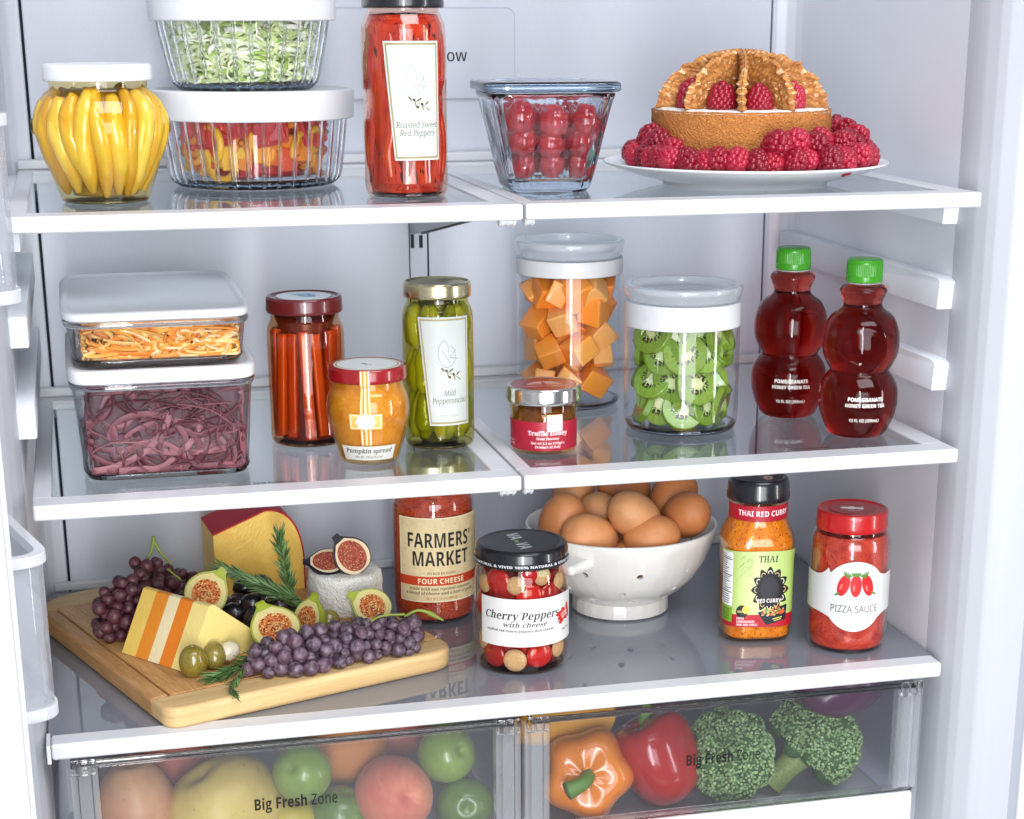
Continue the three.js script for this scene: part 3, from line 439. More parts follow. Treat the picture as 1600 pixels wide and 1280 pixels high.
{ // pumpkin spread
  const X = -.1146, Z = -.1031, R = .0364, cam = toCam(X, Z), t = thing('spread_jar', 'small pot-bellied jar of mustard-coloured pumpkin spread with red lid', 'jar', [X, Y2, Z]);
  const pr = smooth([[.64, 0], [.70, .0015], [.75, .007], [.86, .020], [.97, .036], [1, .047], [.96, .058], [.87, .066], [.86, .070], [.86, .074]].map(([a, b]) => [a * R, b]), 44), rad = profR(pr);
  part('glass', lathe([[0, .002], ...pr]), glassOf('#fff0d0'), t);
  const blot = noiseTex(256, (u, v, T) => { const n = .5 + .5 * T(u, v, 8) + .3 * T(u, v, 30, 3); return [.68 + .14 * n, .44 + .20 * n, .10 + .16 * n]; }, true);
  part('spread', lathe([[0, .003], ...pr.filter(([, y]) => y > .003 && y < .072).map(([r, y]) => [r - .0018, y]), [0, .072]]), mat(0xffffff, .35, { map: rep(blot, 2, 1), clearcoat: .4 }), t);
  part('lid', lidGeo(.0340, .0125, .0008).translate(0, .0718, 0), mat('#8e0f16', .28, { clearcoat: .6 }), t);
  part('lid_disc', new THREE.CylinderGeometry(.0290, .0290, .0007, 56).translate(0, .0838, 0), mat(0xffffff, .45, { map: canvas(256, 256, (x, w) => { x.fillStyle = '#eef0ee'; x.fillRect(0, 0, w, w); x.strokeStyle = '#b9a44a'; x.lineWidth = 7; x.beginPath(); x.arc(128, 128, 119, 0, 7); x.stroke(); x.strokeStyle = '#6c6f74'; x.lineWidth = 3; x.beginPath(); x.moveTo(118, 150); x.quadraticCurveTo(130, 112, 160, 118); x.stroke(); x.fillStyle = '#3a3d40'; x.beginPath(); x.ellipse(128, 138, 16, 6, -.5, 0, 7); x.fill(); }) }), t);
  const tape = canvas(64, 256, (x, w, h) => { x.fillStyle = '#d98f1c'; x.fillRect(0, 0, w, h); x.fillStyle = '#f4ead0'; x.fillRect(6, 0, 7, h); x.fillRect(w - 13, 0, 7, h); x.fillRect(27, 0, 4, h); x.fillRect(34, 0, 3, h); x.fillStyle = '#8a5a10'; for (let y = 6; y < h; y += 16) x.fillRect(20, y, 3, 9); });
  const tm = mat(0xffffff, .5, { map: tape }), ca = cam - deg(4);
  part('paper_tape', patch((y) => rad(y) + .0004, .019, .0712, ca - .155, ca + .155, ca - .13, ca + .13, 2, 16), tm, t);
  part('paper_tape', patch(.03445, .0714, .0838, ca - .13, ca + .13, ca - .13, ca + .13, 2, 3), tm, t);
  part('seal_band', patch((y) => rad(y) + .0006, .0335, .0475, ca - .40, ca + .40, ca - .40, ca + .40), mat(0xffffff, .5, { map: canvas(256, 128, (x, w, h) => { x.fillStyle = '#d9a04a'; x.fillRect(0, 0, w, h); x.fillStyle = '#efe0bd'; x.fillRect(8, 8, w - 16, h - 16); x.fillStyle = '#e2b25e'; x.fillRect(16, 16, w - 32, h - 32); }) }), t);
  const pa = new THREE.Shape(); for (let k = 0; k <= 40; k++) { const b = k / 40 * 2 * PI, q = 1 + .06 * cos(8 * b); k ? pa.lineTo(cos(b) * .0082 * q, sin(b) * .0066 * q) : pa.moveTo(cos(b) * .0082 * q, sin(b) * .0066 * q); }
  part('paper_seal', new THREE.ExtrudeGeometry(pa, { depth: .0006, bevelEnabled: false }).translate(0, .041, R + .0012).rotateY(ca), mat(new THREE.Color(.82, .80, .76), .5), t);
  part('label', patch((y) => rad(y) + .0008, .0045, .0185, cam - .86, cam + .80, cam - .86, cam + .80), mat(0xffffff, .55, { map: canvas(512, 128, (x, w, h) => { x.fillStyle = '#d6d4cc'; x.fillRect(0, 0, w, h); x.strokeStyle = '#a88c3c'; x.lineWidth = 5; x.strokeRect(3, 3, w - 6, h - 6); x.fillStyle = '#1e1c18'; x.textAlign = 'center'; x.font = 'italic bold 52px serif'; x.fillText('Pumpkin spread', w / 2, 62); x.font = 'italic 26px serif'; x.fillText('Net Wt. 240 g (8.4 oz)', w / 2, 104); }) }), t);
}
{ // pepperoncini
  const X = -.0434, Z = -.1470, R = .0317, cam = toCam(X, Z), H = .134;
  const t = thing('pepper_jar', 'tall glass jar of green pepperoncini with gold lid and white label', 'jar', [X, Y2, Z]);
  const pr = smooth([[.82, 0], [.94, .0012], [1, .009], [1, .02], [1, .112], [.975, .121], [.90, .127], [.86, .130], [.86, H + .002]].map(([a, b]) => [a * R, b]), 56);
  part('glass', lathe([[0, .002], ...pr]), glassOf('#e6e4a6'), t);
  part('jar_base', lathe([[0, .0005], [.82 * R, .0005], [.94 * R, .003], [0, .004]]), SOLID, t);
  part('lid', lidGeo(.0302, .0135).translate(0, H, 0), mat(new THREE.Color(.80, .72, .45), .22, { metalness: 1 }), t);
  part('brine', lathe([[0, .005], [.55 * R, .005], [.55 * R, .130], [0, .130]], 40), mat('#4a4a08', .3), t);
  const gm = ['#a4a824', '#b8ba34', '#929a20', '#c4c24a'].map((c) => mat(c, .28, { clearcoat: .6, bumpMap: rep(BUMP, 2, 3), bumpScale: .001, map: rep(MOTTLE, 1) }));
  for (let i = 0; i < 21; i++) {
    const a = cam + (i % 7 - 3) * .52 + rr(-.15, .15), row = Math.floor(i / 7), lean = rr(-.45, .45), y0 = .009 + row * .040, pts = []; for (let k = 0; k <= 6; k++) { const b = a + lean * (k / 6 - .5), r = R * .68 + rr(-.001, .001); pts.push(V(sin(b) * r, min(.129, y0 + k / 6 * rr(.040, .044)), cos(b) * r)); }
    const w = rr(.0074, .0094), g = rough(taper(pts, [w * .35, w * .8, w, w * 1.03, w * .9, w * .7, w * .3], 18, 12), .0016, 110, i); // wrinkled
    single('pepperoncini', 'wrinkled green pepperoncini inside the tall gold-lidded jar', 'pepper', g, gm[i % 4], 'pepperoncini in the tall jar').position.set(X, Y2, Z);
  }
  part('label', patch(R + .0004, .023, .1195, cam - deg(15), cam + deg(54), cam - deg(33), cam + deg(54)), mat(0xffffff, .55, { map: oliveLabel('Mild', 'Pepperoncini', '#50523f', '#a08a48') }), t);
}
// canisters with a white band and a hollow clear lid
const LIDC = mat(new THREE.Color(.93, .95, .97), .08, { transmission: .72, thickness: 0, ior: 1.5, side: THREE.DoubleSide });
function canister(label, X, Z, R, yb, yt, H, body) {
  const t = thing('canister', label, 'food container', [X, Y2, Z]);
  const pr = smooth([[.84, 0], [.93, .001], [.985, .007], [1, .016], [1, .03], [1, yb * .6], [1, yb]].map(([a, b]) => [a * R, b]), 40);
  part('glass', lathe([[0, .0016], ...pr, [R, yb + .004]], 96), glassOf(0xffffff, 1.5), t);
  part('inner_wall', lathe([[0, .006], [R * .86, .006], [R * .945, .011], [R * .965, .02], [R * .965, yb + .002]], 96), glassOf(0xfafdff, 1.2), t);
  part('glass_foot', lathe([[0, .0006], [R * .84, .0006], [R * .93, .0022], [R * .97, .006], [R * .86, .0055], [0, .0054]], 80), SOLID, t);
  part('band', lathe([[R * .95, yb], [R * 1.006, yb], [R * 1.01, yb + .001], [R * 1.01, yt - .001], [R * 1.003, yt], [R * .9, yt], [0, yt - .002]], 96), LIDW, t);
  part('clear_lid', lathe([[0, yt + .0006], [R * .97, yt + .0006], [R * .99, yt + .003], [R * 1.03, H - .006], [R * 1.035, H - .002], [R * 1.02, H], [R * .93, H], [R * .905, H - .001], [R * .89, H - .004], [R * .88, yt + .0065], [0, yt + .005]], 96), LIDC, t);
  return t;
}
{ // cantaloupe
  const X = .1180, Z = -.2926, R = .0519, cam = toCam(X, Z); canister('tall clear canister of orange melon chunks with white band', X, Z, R, .1305, .146, .163);
  const mm = ['#ff9e3a', '#ffac50', '#fb9430', '#ffb868'].map((c) => mat(c, .4, { clearcoat: .2, bumpMap: rep(FINE, 1), bumpScale: .0004 }));
  const MG = [0, 1, 2, 3, 4, 5].map((k) => { const g = rough(at(new RoundedBoxGeometry(1.34, 1.16, 1.02, 5, .10), 0, 0, 0), .05, 1.4, k * 7), p = g.attributes.position; for (let q = 0; q < p.count; q++) { const t = 1 - .28 * (k % 3) * (p.getY(q) + .6); p.setX(q, p.getX(q) * t); } g.computeVertexNormals(); return toCreasedNormals(g, .5); });
  pack(36, .0165, .0215, R * .97, .007, .158).forEach(([x, y, z, r], i) => {
    if (y + r > .134) y = .134 - r;
    const g = at(MG[i % 6], 0, 0, 0, rr(0, 6), rr(0, 6), rr(0, 6), r * 1.1);
    single('melon_chunk', 'angular orange melon chunk inside the tall clear canister', 'melon', g, mm[i % 4], 'melon chunks in the canister').position.set(X + x, Y2 + y, Z + z);
  });
}
const kiwiTex = canvas(512, 512, (x, w) => {
  x.fillStyle = '#7c9c2a'; x.fillRect(0, 0, w, w); const c = w / 2;
  for (let i = 0; i < 420; i++) { const a = rnd() * 2 * PI, r0 = rr(70, 120), r1 = rr(170, 252); x.strokeStyle = ['#93b440', '#6a8a20', '#a2c052', '#75962a'][i % 4]; x.globalAlpha = .5; x.lineWidth = rr(2, 6); x.beginPath(); x.moveTo(c + cos(a) * r0, c + sin(a) * r0); x.lineTo(c + cos(a) * r1, c + sin(a) * r1); x.stroke(); }
  x.globalAlpha = 1; x.fillStyle = '#c9d79a'; x.beginPath(); x.ellipse(c, c, 120, 104, .3, 0, 7); x.fill();
  for (let i = 0; i < 110; i++) { const a = rnd() * 2 * PI, r = rr(88, 146); x.save(); x.translate(c + cos(a) * r, c + sin(a) * r * .9); x.rotate(a); x.fillStyle = '#16170c'; x.beginPath(); x.ellipse(0, 0, rr(11, 17), rr(5, 8), 0, 0, 7); x.fill(); x.restore(); }
  x.fillStyle = '#e3e8c4'; x.beginPath(); x.ellipse(c, c, 70, 56, .3, 0, 7); x.fill();
});
{ // kiwi
  const X = .1908, Z = -.1583, R = .0537, cam = toCam(X, Z); canister('wide clear canister of sliced green kiwi with white band', X, Z, R, .0980, .1205, .1355);
  const slice = (r, h) => { const g = toCreasedNormals(lathe([[.00001, -h / 2], [r - .0007, -h / 2], [r, -h / 2 + .0007], [r, h / 2 - .0007], [r - .0007, h / 2], [.00001, h / 2]], 44), .6), p = g.attributes.position, u = []; for (let k = 0; k < p.count; k++) u.push(.5 + .49 * p.getX(k) / r, .5 + .49 * p.getZ(k) / r); g.setAttribute('uv', new THREE.Float32BufferAttribute(u, 2)); return g; };
  const km = [0xffffff, 0xdfe8c8, 0xf2ecd2].map((c) => mat(c, .25, { map: kiwiTex, clearcoat: .7, clearcoatRoughness: .15, bumpMap: rep(BUMP, 2), bumpScale: .0004 })), gs = [slice(.0195, .0064), slice(.0185, .0068), slice(.0202, .0060)];
  single('kiwi_core', 'green mass of kiwi pieces filling the middle of the wide canister', 'kiwi', rough(at(new THREE.CylinderGeometry(.030, .030, .084, 40, 12), 0, 0, 0), .005, 60), mat('#5f7a1e', .4)).position.set(X, Y2 + .050, Z); scene.children.at(-1).userData.kind = 'stuff';
  const S = []; [[.0255, .05, 0], [.0505, -.26, 1], [.0760, .08, 2], [.0945, -.2, 3]].forEach(([y, a0, row]) => { for (let i = -3; i <= 3; i++) S.push([a0 + i * .58 + rr(-.04, .04), y + rr(-.003, .003), [.10, .42, .22, .62][(i + 3 + row) % 4] + rr(-.05, .05), rr(-.25, .25), (i + row) & 1]); });
  S.forEach(([a, y, tilt, roll, deep], i) => { const an = cam + a, q = R * .955 - .0045 - .0195 * sin(tilt) - (deep ? .0072 : 0), m = single('kiwi_slice', 'round green kiwi slice with black seeds inside the wide canister', 'kiwi', gs[i % 3], km[i % 3], 'kiwi slices in the canister'); m.position.set(X + sin(an) * q, Y2 + max(y, .0065 + .0200 * cos(tilt)), Z + cos(an) * q); m.rotation.set(PI / 2 - tilt * (i % 5 ? 1 : -.6), an, roll, 'YXZ'); });
}
{ // truffle honey
  const X = .0434, Z = -.1040, R = .0295, cam = toCam(X, Z), t = thing('honey_jar', 'small jar of honey with red label and silver lid', 'jar', [X, Y2, Z]);
  const pr = [[R * .86, 0], [R * .96, .0012], [R, .004], [R, .034], [R * 1.02, .0355], [R * 1.03, .0385], [R * 1.02, .042], [R * 1.02, .046]];
  part('glass', lathe([[0, .0012], ...pr]), glassOf('#ffe9c0'), t);
  part('honey', lathe([[0, .003], [R * .9, .003], [R * .95, .006], [R * .95, .040], [0, .040]]), mat('#6e4310', .12, { clearcoat: .8, map: rep(MOTTLE, 2, 1) }), t);
  part('lid', lidGeo(.0336, .0145, .0006).translate(0, .0445, 0), mat(new THREE.Color(.78, .78, .74), .18, { metalness: 1 }), t);
  part('lid_print', new THREE.CylinderGeometry(.0290, .0290, .0007, 56).translate(0, .0585, 0), mat(0xffffff, .3, { clearcoat: .5, map: canvas(256, 256, (x, w) => { x.fillStyle = '#8d0f22'; x.fillRect(0, 0, w, w); x.save(); x.translate(128, 128); x.rotate(-PI / 2 + .05); x.strokeStyle = '#f3e6e6'; x.lineWidth = 4; for (let i = -5; i <= 5; i++) { x.beginPath(); x.ellipse(0, 18, 12 + abs(i) * 11, 58, 0, PI, 2 * PI); x.stroke(); } x.fillStyle = '#f3e6e6'; x.font = 'bold 20px serif'; x.textAlign = 'center'; x.fillText('CASA DEL MIELE', 0, 52); x.restore(); }) }), t);
  part('label', patch(R + .0004, .0040, .0300, cam - 1.75, cam + 1.45, cam - 1.75, cam + 1.45, 2, 4, 48), mat(0xffffff, .4, { map: canvas(768, 200, (x, w, h) => { x.fillStyle = '#a0142c'; x.fillRect(0, 0, w, h); x.fillStyle = '#f6f0ea'; x.textAlign = 'center'; const c = 452; x.font = 'bold 42px serif'; x.fillText('Truffle Honey', c, 92); x.font = 'bold 24px serif'; x.fillText('from Tuscany', c, 122); x.fillText('Net wt 4.2 oz (120g) e', c, 154); x.fillText('Product of Italy', c, 180); x.font = '16px serif'; x.fillText('Ingredients', 120, 150); x.fillText('honey, truffle', 120, 172); }) }), t);
  part('label_window', patch(R + .0006, .0215, .0365, cam + .10, cam + .58), mat(0xffffff, .5, { map: canvas(128, 128, (x, w) => { x.fillStyle = '#f4f2ec'; x.fillRect(0, 0, w, w); x.strokeStyle = '#c9c5bd'; x.lineWidth = 3; for (let y = 24; y < 120; y += 24) { x.beginPath(); x.moveTo(14, y); x.lineTo(114, y); x.stroke(); } x.beginPath(); x.moveTo(20, 10); x.lineTo(20, 118); x.stroke(); }) }), t);
}
// two-ball tea bottles
{
  const R = .0363, juice = mat(0xffffff, .02, { transmission: 1, thickness: .05, ior: 1.34, attenuationColor: new THREE.Color(.52, .05, .035), attenuationDistance: .042 });
  const pr = smooth([[.56, 0], [.70, .002], [.86, .012], [.97, .024], [1, .034], [.96, .047], [.84, .0555], [.745, .0605], [.83, .0665], [.94, .076], [.965, .087], [.92, .099], [.78, .110], [.58, .1155], [.49, .119], [.485, .123], [.56, .130], [.59, .1335], [.54, .137], [.44, .139], [.44, .142]].map(([a, b]) => [a * R, b]), 90), rad = profR(pr);
  const txt = mat(0xf4efe8, .5, { transparent: true, alphaMap: canvas(512, 300, (x, w, h) => { x.fillStyle = '#000'; x.fillRect(0, 0, w, h); x.fillStyle = '#fff'; x.textAlign = 'center'; x.font = 'bold 58px sans-serif'; x.fillText('POMEGRANATE', w / 2, 60); x.font = 'bold 54px sans-serif'; x.fillText('HONEY GREEN TEA', w / 2, 124); x.font = 'bold 48px sans-serif'; x.fillText('12 FL OZ (355mL)', w / 2, 284); }, false) });
  function bottle(label, X, Z, dimple) {
    const cam = toCam(X, Z), t = thing('tea_bottle', label, 'bottle', [X, Y2 + .0003, Z]);
    const d = pr.slice(); let g = lathe([[0, .0014], ...d, [0, .142]], 96);
    if (dimple) { const p = g.attributes.position, dir = V(sin(cam + .1), 0, cos(cam + .1)); for (let k = 0; k < p.count; k++) { const v = V().fromBufferAttribute(p, k), w = v.x * dir.z - v.z * dir.x, s = v.x * dir.x + v.z * dir.z; if (s > 0) { const q = Math.hypot(w / .0215, (v.y - .0855) / .0165); if (q < 1) { const f = min(1, (1 - q) * 6); v.addScaledVector(dir, -.0018 * f); p.setXYZ(k, v.x, v.y, v.z); } } } g.computeVertexNormals(); }
    part('tea', g, juice, t);
    part('cap', revolve([[0, .1615], [.0145, .1615], [.0158, .1606], [.0163, .1585], [.0163, .1575, .0], [.0163, .1565, .03], [.0163, .1475, .03], [.0163, .1465, 0], [.0166, .146, 0], [.0166, .1415, 0], [.0158, .141], [0, .141]].reverse(), 240, 60).rotateY(dimple * .7), mat('#3c9a12', .35, { clearcoat: .3 }), t);
    part('neck_ring', lathe([[.0150, .1395], [.0158, .1395], [.0160, .1405], [.0156, .1412], [.0150, .1412]]), mat(new THREE.Color(.7, .7, .72), .2, { transmission: .5, thickness: 0 }), t);
    part('bottle_print', patch((y) => rad(y) + .0006, .0165, .0425, cam - .46 + dimple * .12, cam + .62 + dimple * .12, cam - .46 + dimple * .12, cam + .62 + dimple * .12), txt, t);
  }
  bottle('red tea bottle with green cap standing further back, left of its twin', .3093, -.1845, false);
  bottle('red tea bottle with green cap nearer the shelf front, right of its twin', .3395, -.0883, true);
}
// ---------------------------------------------------------------- bottom shelf: the cheese board
const YB = Y3 + .0195;
function face(o, nx, ny, nz, ux = 0, uy = 1, uz = 0) { const n = V(nx, ny, nz).normalize(), u = V(ux, uy, uz), x = u.clone().cross(n).normalize(), y = n.clone().cross(x); o.quaternion.setFromRotationMatrix(new THREE.Matrix4().makeBasis(x, y, n)); return o; }
const woodTex = (c0, c1, streak) => noiseTex(512, (u, v, T) => { const g = .5 + .5 * T(u, v * .12, streak, 1) + .35 * T(u, v * .2, streak * 2.6, 4), k = .5 + .45 * T(u, v, 5, 7), s = T(u, v * .1, 150, 2) > .55 ? .82 : 1; const q = min(1, max(0, .65 * g + .35 * k)); return c0.map((a, i) => (a + (c1[i] - a) * q) * s); }, true);
{
  const W = .287, L = .365, th = .0195, U = V(.9426, 0, -.3338), D = V(-.3338, 0, -.9426);
  const t = thing('cutting_board', 'bamboo cutting board with pale end strips holding cheese, figs and grapes', 'cutting board', [-.306, Y3 + .0002, -.014], atan2(.3338, .9426));
  const dark = woodTex([.66, .46, .26], [.90, .71, .47], 40), pale = woodTex([.72, .58, .38], [.88, .77, .56], 14);
  const strip = (shape, m, name) => { const g = new THREE.ExtrudeGeometry(shape, { depth: th - .009, bevelEnabled: true, bevelSize: .0042, bevelThickness: .0045, bevelOffset: -.0042, bevelSegments: 4, curveSegments: 16 }); g.rotateX(-PI / 2); g.translate(0, .0045, 0); return part(name, g, m, t); };
  const pm = mat(0xffffff, .5, { map: rep(pale, 1, 1) }), sc = (g, m) => { m.map.repeat.set(12, 2.6); m.map.rotation = PI / 2; m.map.needsUpdate = true; };
  sc(0, pm);
  const fs = new THREE.Shape(); fs.moveTo(.018, 0); fs.lineTo(W - .032, 0); fs.quadraticCurveTo(W, 0, W, .030); fs.lineTo(W, .0352); fs.lineTo(0, .0352); fs.lineTo(0, .016); fs.quadraticCurveTo(0, 0, .018, 0);
  strip(fs, pm, 'end_strip');
  const bs = new THREE.Shape(); bs.moveTo(0, L - .045); bs.lineTo(W, L - .045); bs.lineTo(W, L - .03); bs.quadraticCurveTo(W, L, W - .04, L); bs.lineTo(.07, L); bs.quadraticCurveTo(.012, L, 0, L - .045);
  strip(bs, pm, 'end_strip');
  const n = 17, sw = W / n, mats = [0, 1, 2, 3, 4].map((i) => { const m = mat(new THREE.Color().setScalar(.86 + i * .05), .48, { map: rep(dark, 1, 1) }); m.map.repeat.set(.35, 2); m.map.offset.set(i * .21, i * .13); return m; });
  for (let i = 0; i < n; i++) { const edge = i === 0 || i === n - 1, g = new RoundedBoxGeometry(sw - .00015, th, L - .0452 - .0352, 3, edge ? .0042 : .0004), p = g.attributes.position, u = []; for (let k = 0; k < p.count; k++) u.push((p.getX(k) + p.getY(k)) / .03 + .5, p.getZ(k) / .3 + .5); g.setAttribute('uv', new THREE.Float32BufferAttribute(u, 2)); g.translate((i + .5) * sw, th / 2, -(.0352 + (L - .0452 - .0352) / 2)); part('slat', g, mats[(i * 3) % 5], t); }
}
// striped cheese: five layers side by side in a leaning wedge
{
  const b0 = V(-.3388, YB + .0003, -.1716), b1 = V(-.2845, YB + .0003, -.1015), w = b1.clone().sub(b0), len = w.length(); w.normalize();
  const t = thing('striped_cheese', 'wedge of layered cheese striped yellow, orange and white', 'cheese', b0.toArray(), atan2(w.x, w.z));   // local z runs along the layers
  const cols = ['#ecc862', '#e48c22', '#ecdcae', '#e27e1a', '#ecd684'].map((c) => mat(c, .5, { bumpMap: rep(FINE, .2), bumpScale: .0003 })), cut = [0, .21, .405, .575, .765, 1.0];
  // outward side is local -x or +x: the wedge thins towards its top
  const n = V(.79, 0, -.61), lx = V(1, 0, 0).applyAxisAngle(V(0, 1, 0), atan2(w.x, w.z)), s = lx.dot(n) > 0 ? 1 : -1;
  for (let i = 0; i < 5; i++) {
    const sh = new THREE.Shape(); sh.moveTo(0, .0005); sh.lineTo(s * .030, .0545); sh.quadraticCurveTo(s * .032, .0560, s * .036, .055); sh.lineTo(s * .104, .0005); sh.closePath();
    const g = new THREE.ExtrudeGeometry(sh, { depth: (cut[i + 1] - cut[i]) * len, bevelEnabled: false }), p = g.attributes.position, u = g.attributes.uv; for (let k = 0; k < p.count; k++) u.setXY(k, p.getX(k) * 30, p.getY(k) * 30 + p.getZ(k) * 30); g.translate(0, 0, cut[i] * len); part('cheese_layer', g, cols[i], t);
  }
}
// gouda wedge with a red rind
{
  const t = thing('gouda_wedge', 'large yellow cheese wedge with red wax rind standing at the back', 'cheese', [-.2400, YB, -.318], .10);
  const prof = (o) => { const s = new THREE.Shape(); s.moveTo(0, 0); s.lineTo(-.001, .064); s.lineTo(.052, .0845 + o * .4); s.bezierCurveTo(.074 + o, .086 + o, .088 + o, .066 + o, .089 + o, .030); s.lineTo(.089 + o, 0); return s; };
  const yl = noiseTex(256, (u, v, T) => { const n = .5 + .4 * T(u, v, 10) + .25 * T(u, v, 50, 2); return [.95 + .04 * n, .76 + .07 * n, .33 + .09 * n]; }, true);
  const g = new THREE.ExtrudeGeometry(prof(0), { depth: .068, bevelEnabled: false, curveSegments: 24 }); g.translate(0, 0, -.068); const u = g.attributes.uv, p = g.attributes.position; for (let k = 0; k < p.count; k++) u.setXY(k, p.getX(k) * 12, p.getY(k) * 12 + p.getZ(k) * 9);
  part('cheese_body', toCreasedNormals(g, .7), mat(0xffffff, .42, { map: yl, bumpMap: rep(BUMP, 1), bumpScale: .0006 }), t);
  const rs = new THREE.Shape(); rs.moveTo(-.001, .0643); rs.lineTo(.052, .0848); rs.bezierCurveTo(.074, .0863, .0882, .066, .0892, .030); rs.lineTo(.0892, 0); rs.lineTo(.0905, 0); rs.lineTo(.0905, .030); rs.bezierCurveTo(.0895, .068, .0750, .0878, .052, .0863); rs.lineTo(-.0014, .0658); rs.closePath();
  const rg = new THREE.ExtrudeGeometry(rs, { depth: .0685, bevelEnabled: false, curveSegments: 24 }); rg.translate(0, 0, -.0684); part('wax_rind', toCreasedNormals(rg, .7), mat('#c01e30', .6, { specularIntensity: .5 }), t);
}
// white goat cheese
{
  const R = .0365, t = thing('goat_cheese', 'round white rinded soft cheese topped with two dark figs', 'cheese', [-.1195, YB, -.2560]);
  const pts = []; for (let i = 0; i <= 6; i++) pts.push([R * .96 * i / 6, 0]); for (let i = 0; i <= 14; i++) pts.push([R * (1 - .03 * Math.pow(abs(i / 7 - 1), 3)), .001 + .037 * i / 14]); for (let i = 1; i <= 10; i++) pts.push([R * .965 * (1 - i / 10), .0395]);
  part('cheese_body', rough(lathe(pts, 90), .0013, 120, 4, { keepUv: true }), mat(new THREE.Color(.92, .895, .82), .8, { bumpMap: rep(BUMP, 5, 2), bumpScale: .002 }), t);
}
// halved figs
const figTex = canvas(256, 320, (x, w, h) => {
  x.fillStyle = '#ddd08a'; x.fillRect(0, 0, w, h); x.fillStyle = '#a3b03a'; x.fillRect(0, 0, w, 62); const cx = 128, cy = 190;
  const gr = x.createRadialGradient(cx, cy, 10, cx, cy, 92); gr.addColorStop(0, '#e8bd7c'); gr.addColorStop(.5, '#cf6a34'); gr.addColorStop(.9, '#d8914e'); gr.addColorStop(1, '#e6d394'); x.fillStyle = gr; x.beginPath(); x.ellipse(cx, cy - 6, 84, 96, 0, 0, 7); x.fill();
  for (let i = 0; i < 260; i++) { const a = rnd() * 2 * PI, r = sqrt(rnd()), px = cx + cos(a) * r * 78, py = cy - 6 + sin(a) * r * 90; x.fillStyle = ['#a83a1c', '#efb868', '#8f2f16', '#f4d694', '#c65a28'][i % 5]; x.beginPath(); x.ellipse(px, py, rr(2, 5), rr(2, 7), a, 0, 7); x.fill(); }
});
const figTexD = canvas(256, 320, (x, w, h) => {
  x.fillStyle = '#e6cfa8'; x.fillRect(0, 0, w, h); x.fillStyle = '#241a22'; x.fillRect(0, 0, w, 56); const cx = 128, cy = 185; x.fillStyle = '#a8452e'; x.beginPath(); x.ellipse(cx, cy, 92, 112, 0, 0, 7); x.fill();
  for (let i = 0; i < 320; i++) { const a = rnd() * 2 * PI, r = sqrt(rnd()); x.fillStyle = ['#7c2418', '#d98a5c', '#c2603c', '#8e2f1e', '#e8b184'][i % 5]; x.beginPath(); x.ellipse(cx + cos(a) * r * 88, cy + sin(a) * r * 106, rr(2, 5), rr(2, 7), a, 0, 7); x.fill(); }
});
{
  const pr = smooth([[0, -.0185], [.010, -.0165], [.0172, -.008], [.0188, .0015], [.0150, .0115], [.0080, .019], [.0042, .0235], [.0036, .027], [0, .0274]], 36);
  const cap = (g) => { g.computeVertexNormals(); return g; }, back = cap(rough(new THREE.LatheGeometry(pr.map(([r, y]) => new THREE.Vector2(max(r, .00001), y)), 30, 0, PI), .0004, 120).rotateY(PI / 2)), cutS = new THREE.Shape(); pr.forEach(([r, y], i) => i ? cutS.lineTo(r, y) : cutS.moveTo(r, y)); for (let i = pr.length - 1; i >= 0; i--) cutS.lineTo(-pr[i][0], pr[i][1]);
  const skin = mergeGeometries([back.toNonIndexed(), new THREE.ShapeGeometry(cutS).toNonIndexed()]);
  const cs = new THREE.Shape(); pr.forEach(([r, y], i) => i ? cs.lineTo(r, y) : cs.moveTo(r, y)); for (let i = pr.length - 1; i >= 0; i--) cs.lineTo(-pr[i][0], pr[i][1]);
  const flesh = new THREE.ShapeGeometry(cs), p = flesh.attributes.position, u = flesh.attributes.uv; for (let k = 0; k < p.count; k++) u.setXY(k, .5 + p.getX(k) / .041, .40 + p.getY(k) / .050); flesh.scale(.93, .93, 1); flesh.translate(0, -.0006, .0007);
  const fm = mat(0xffffff, .55, { map: figTex, bumpMap: figTex, bumpScale: .0012, specularIntensity: .5 }), fd = mat(0xffffff, .3, { map: figTexD, bumpMap: figTexD, bumpScale: .0016, clearcoat: .4 }), green = mat('#aab634', .45, { map: rep(MOTTLE, 3) }), black = mat('#1c1420', .4);
  const fig = (label, x, y, z, n, up, s, dk) => { const t = thing('fig_half', label, 'fig', [x, y, z]); part('fig_skin', skin, dk ? black : green, t); part('fig_flesh', flesh, dk ? fd : fm, t); face(t, ...n, ...up); t.scale.setScalar(s); return t; };
  fig('green fig half behind the striped cheese, cut face towards the front', -.2565, YB + .034, -.226, [-.05, .35, .95], [.62, .75, -.1], 1.08);
  fig('green fig half lying cut side up between olives and purple grapes', -.2010, YB + .0245, -.1380, [-.10, .80, .58], [-.35, .55, -.75], 1.22);
  fig('green fig quarter leaning behind another fig half beside an olive', -.1690, YB + .0215, -.1640, [-.75, .35, .55], [.35, .9, -.1], .95);
  fig('green fig half behind the purple grapes, below the white cheese', -.1050, YB + .0235, -.1790, [.05, .55, .83], [-.75, .6, 0], .98);
  fig('dark fig half standing upright on the white cheese, cut face forward', -.1135, YB + .0560, -.2420, [.12, .30, .95], [-.55, .83, .1], .98, true);
  fig('dark fig half lying tilted on the left of the white cheese', -.1365, YB + .0500, -.2510, [-.05, .85, .52], [-.9, .2, 0], .88, true);
}
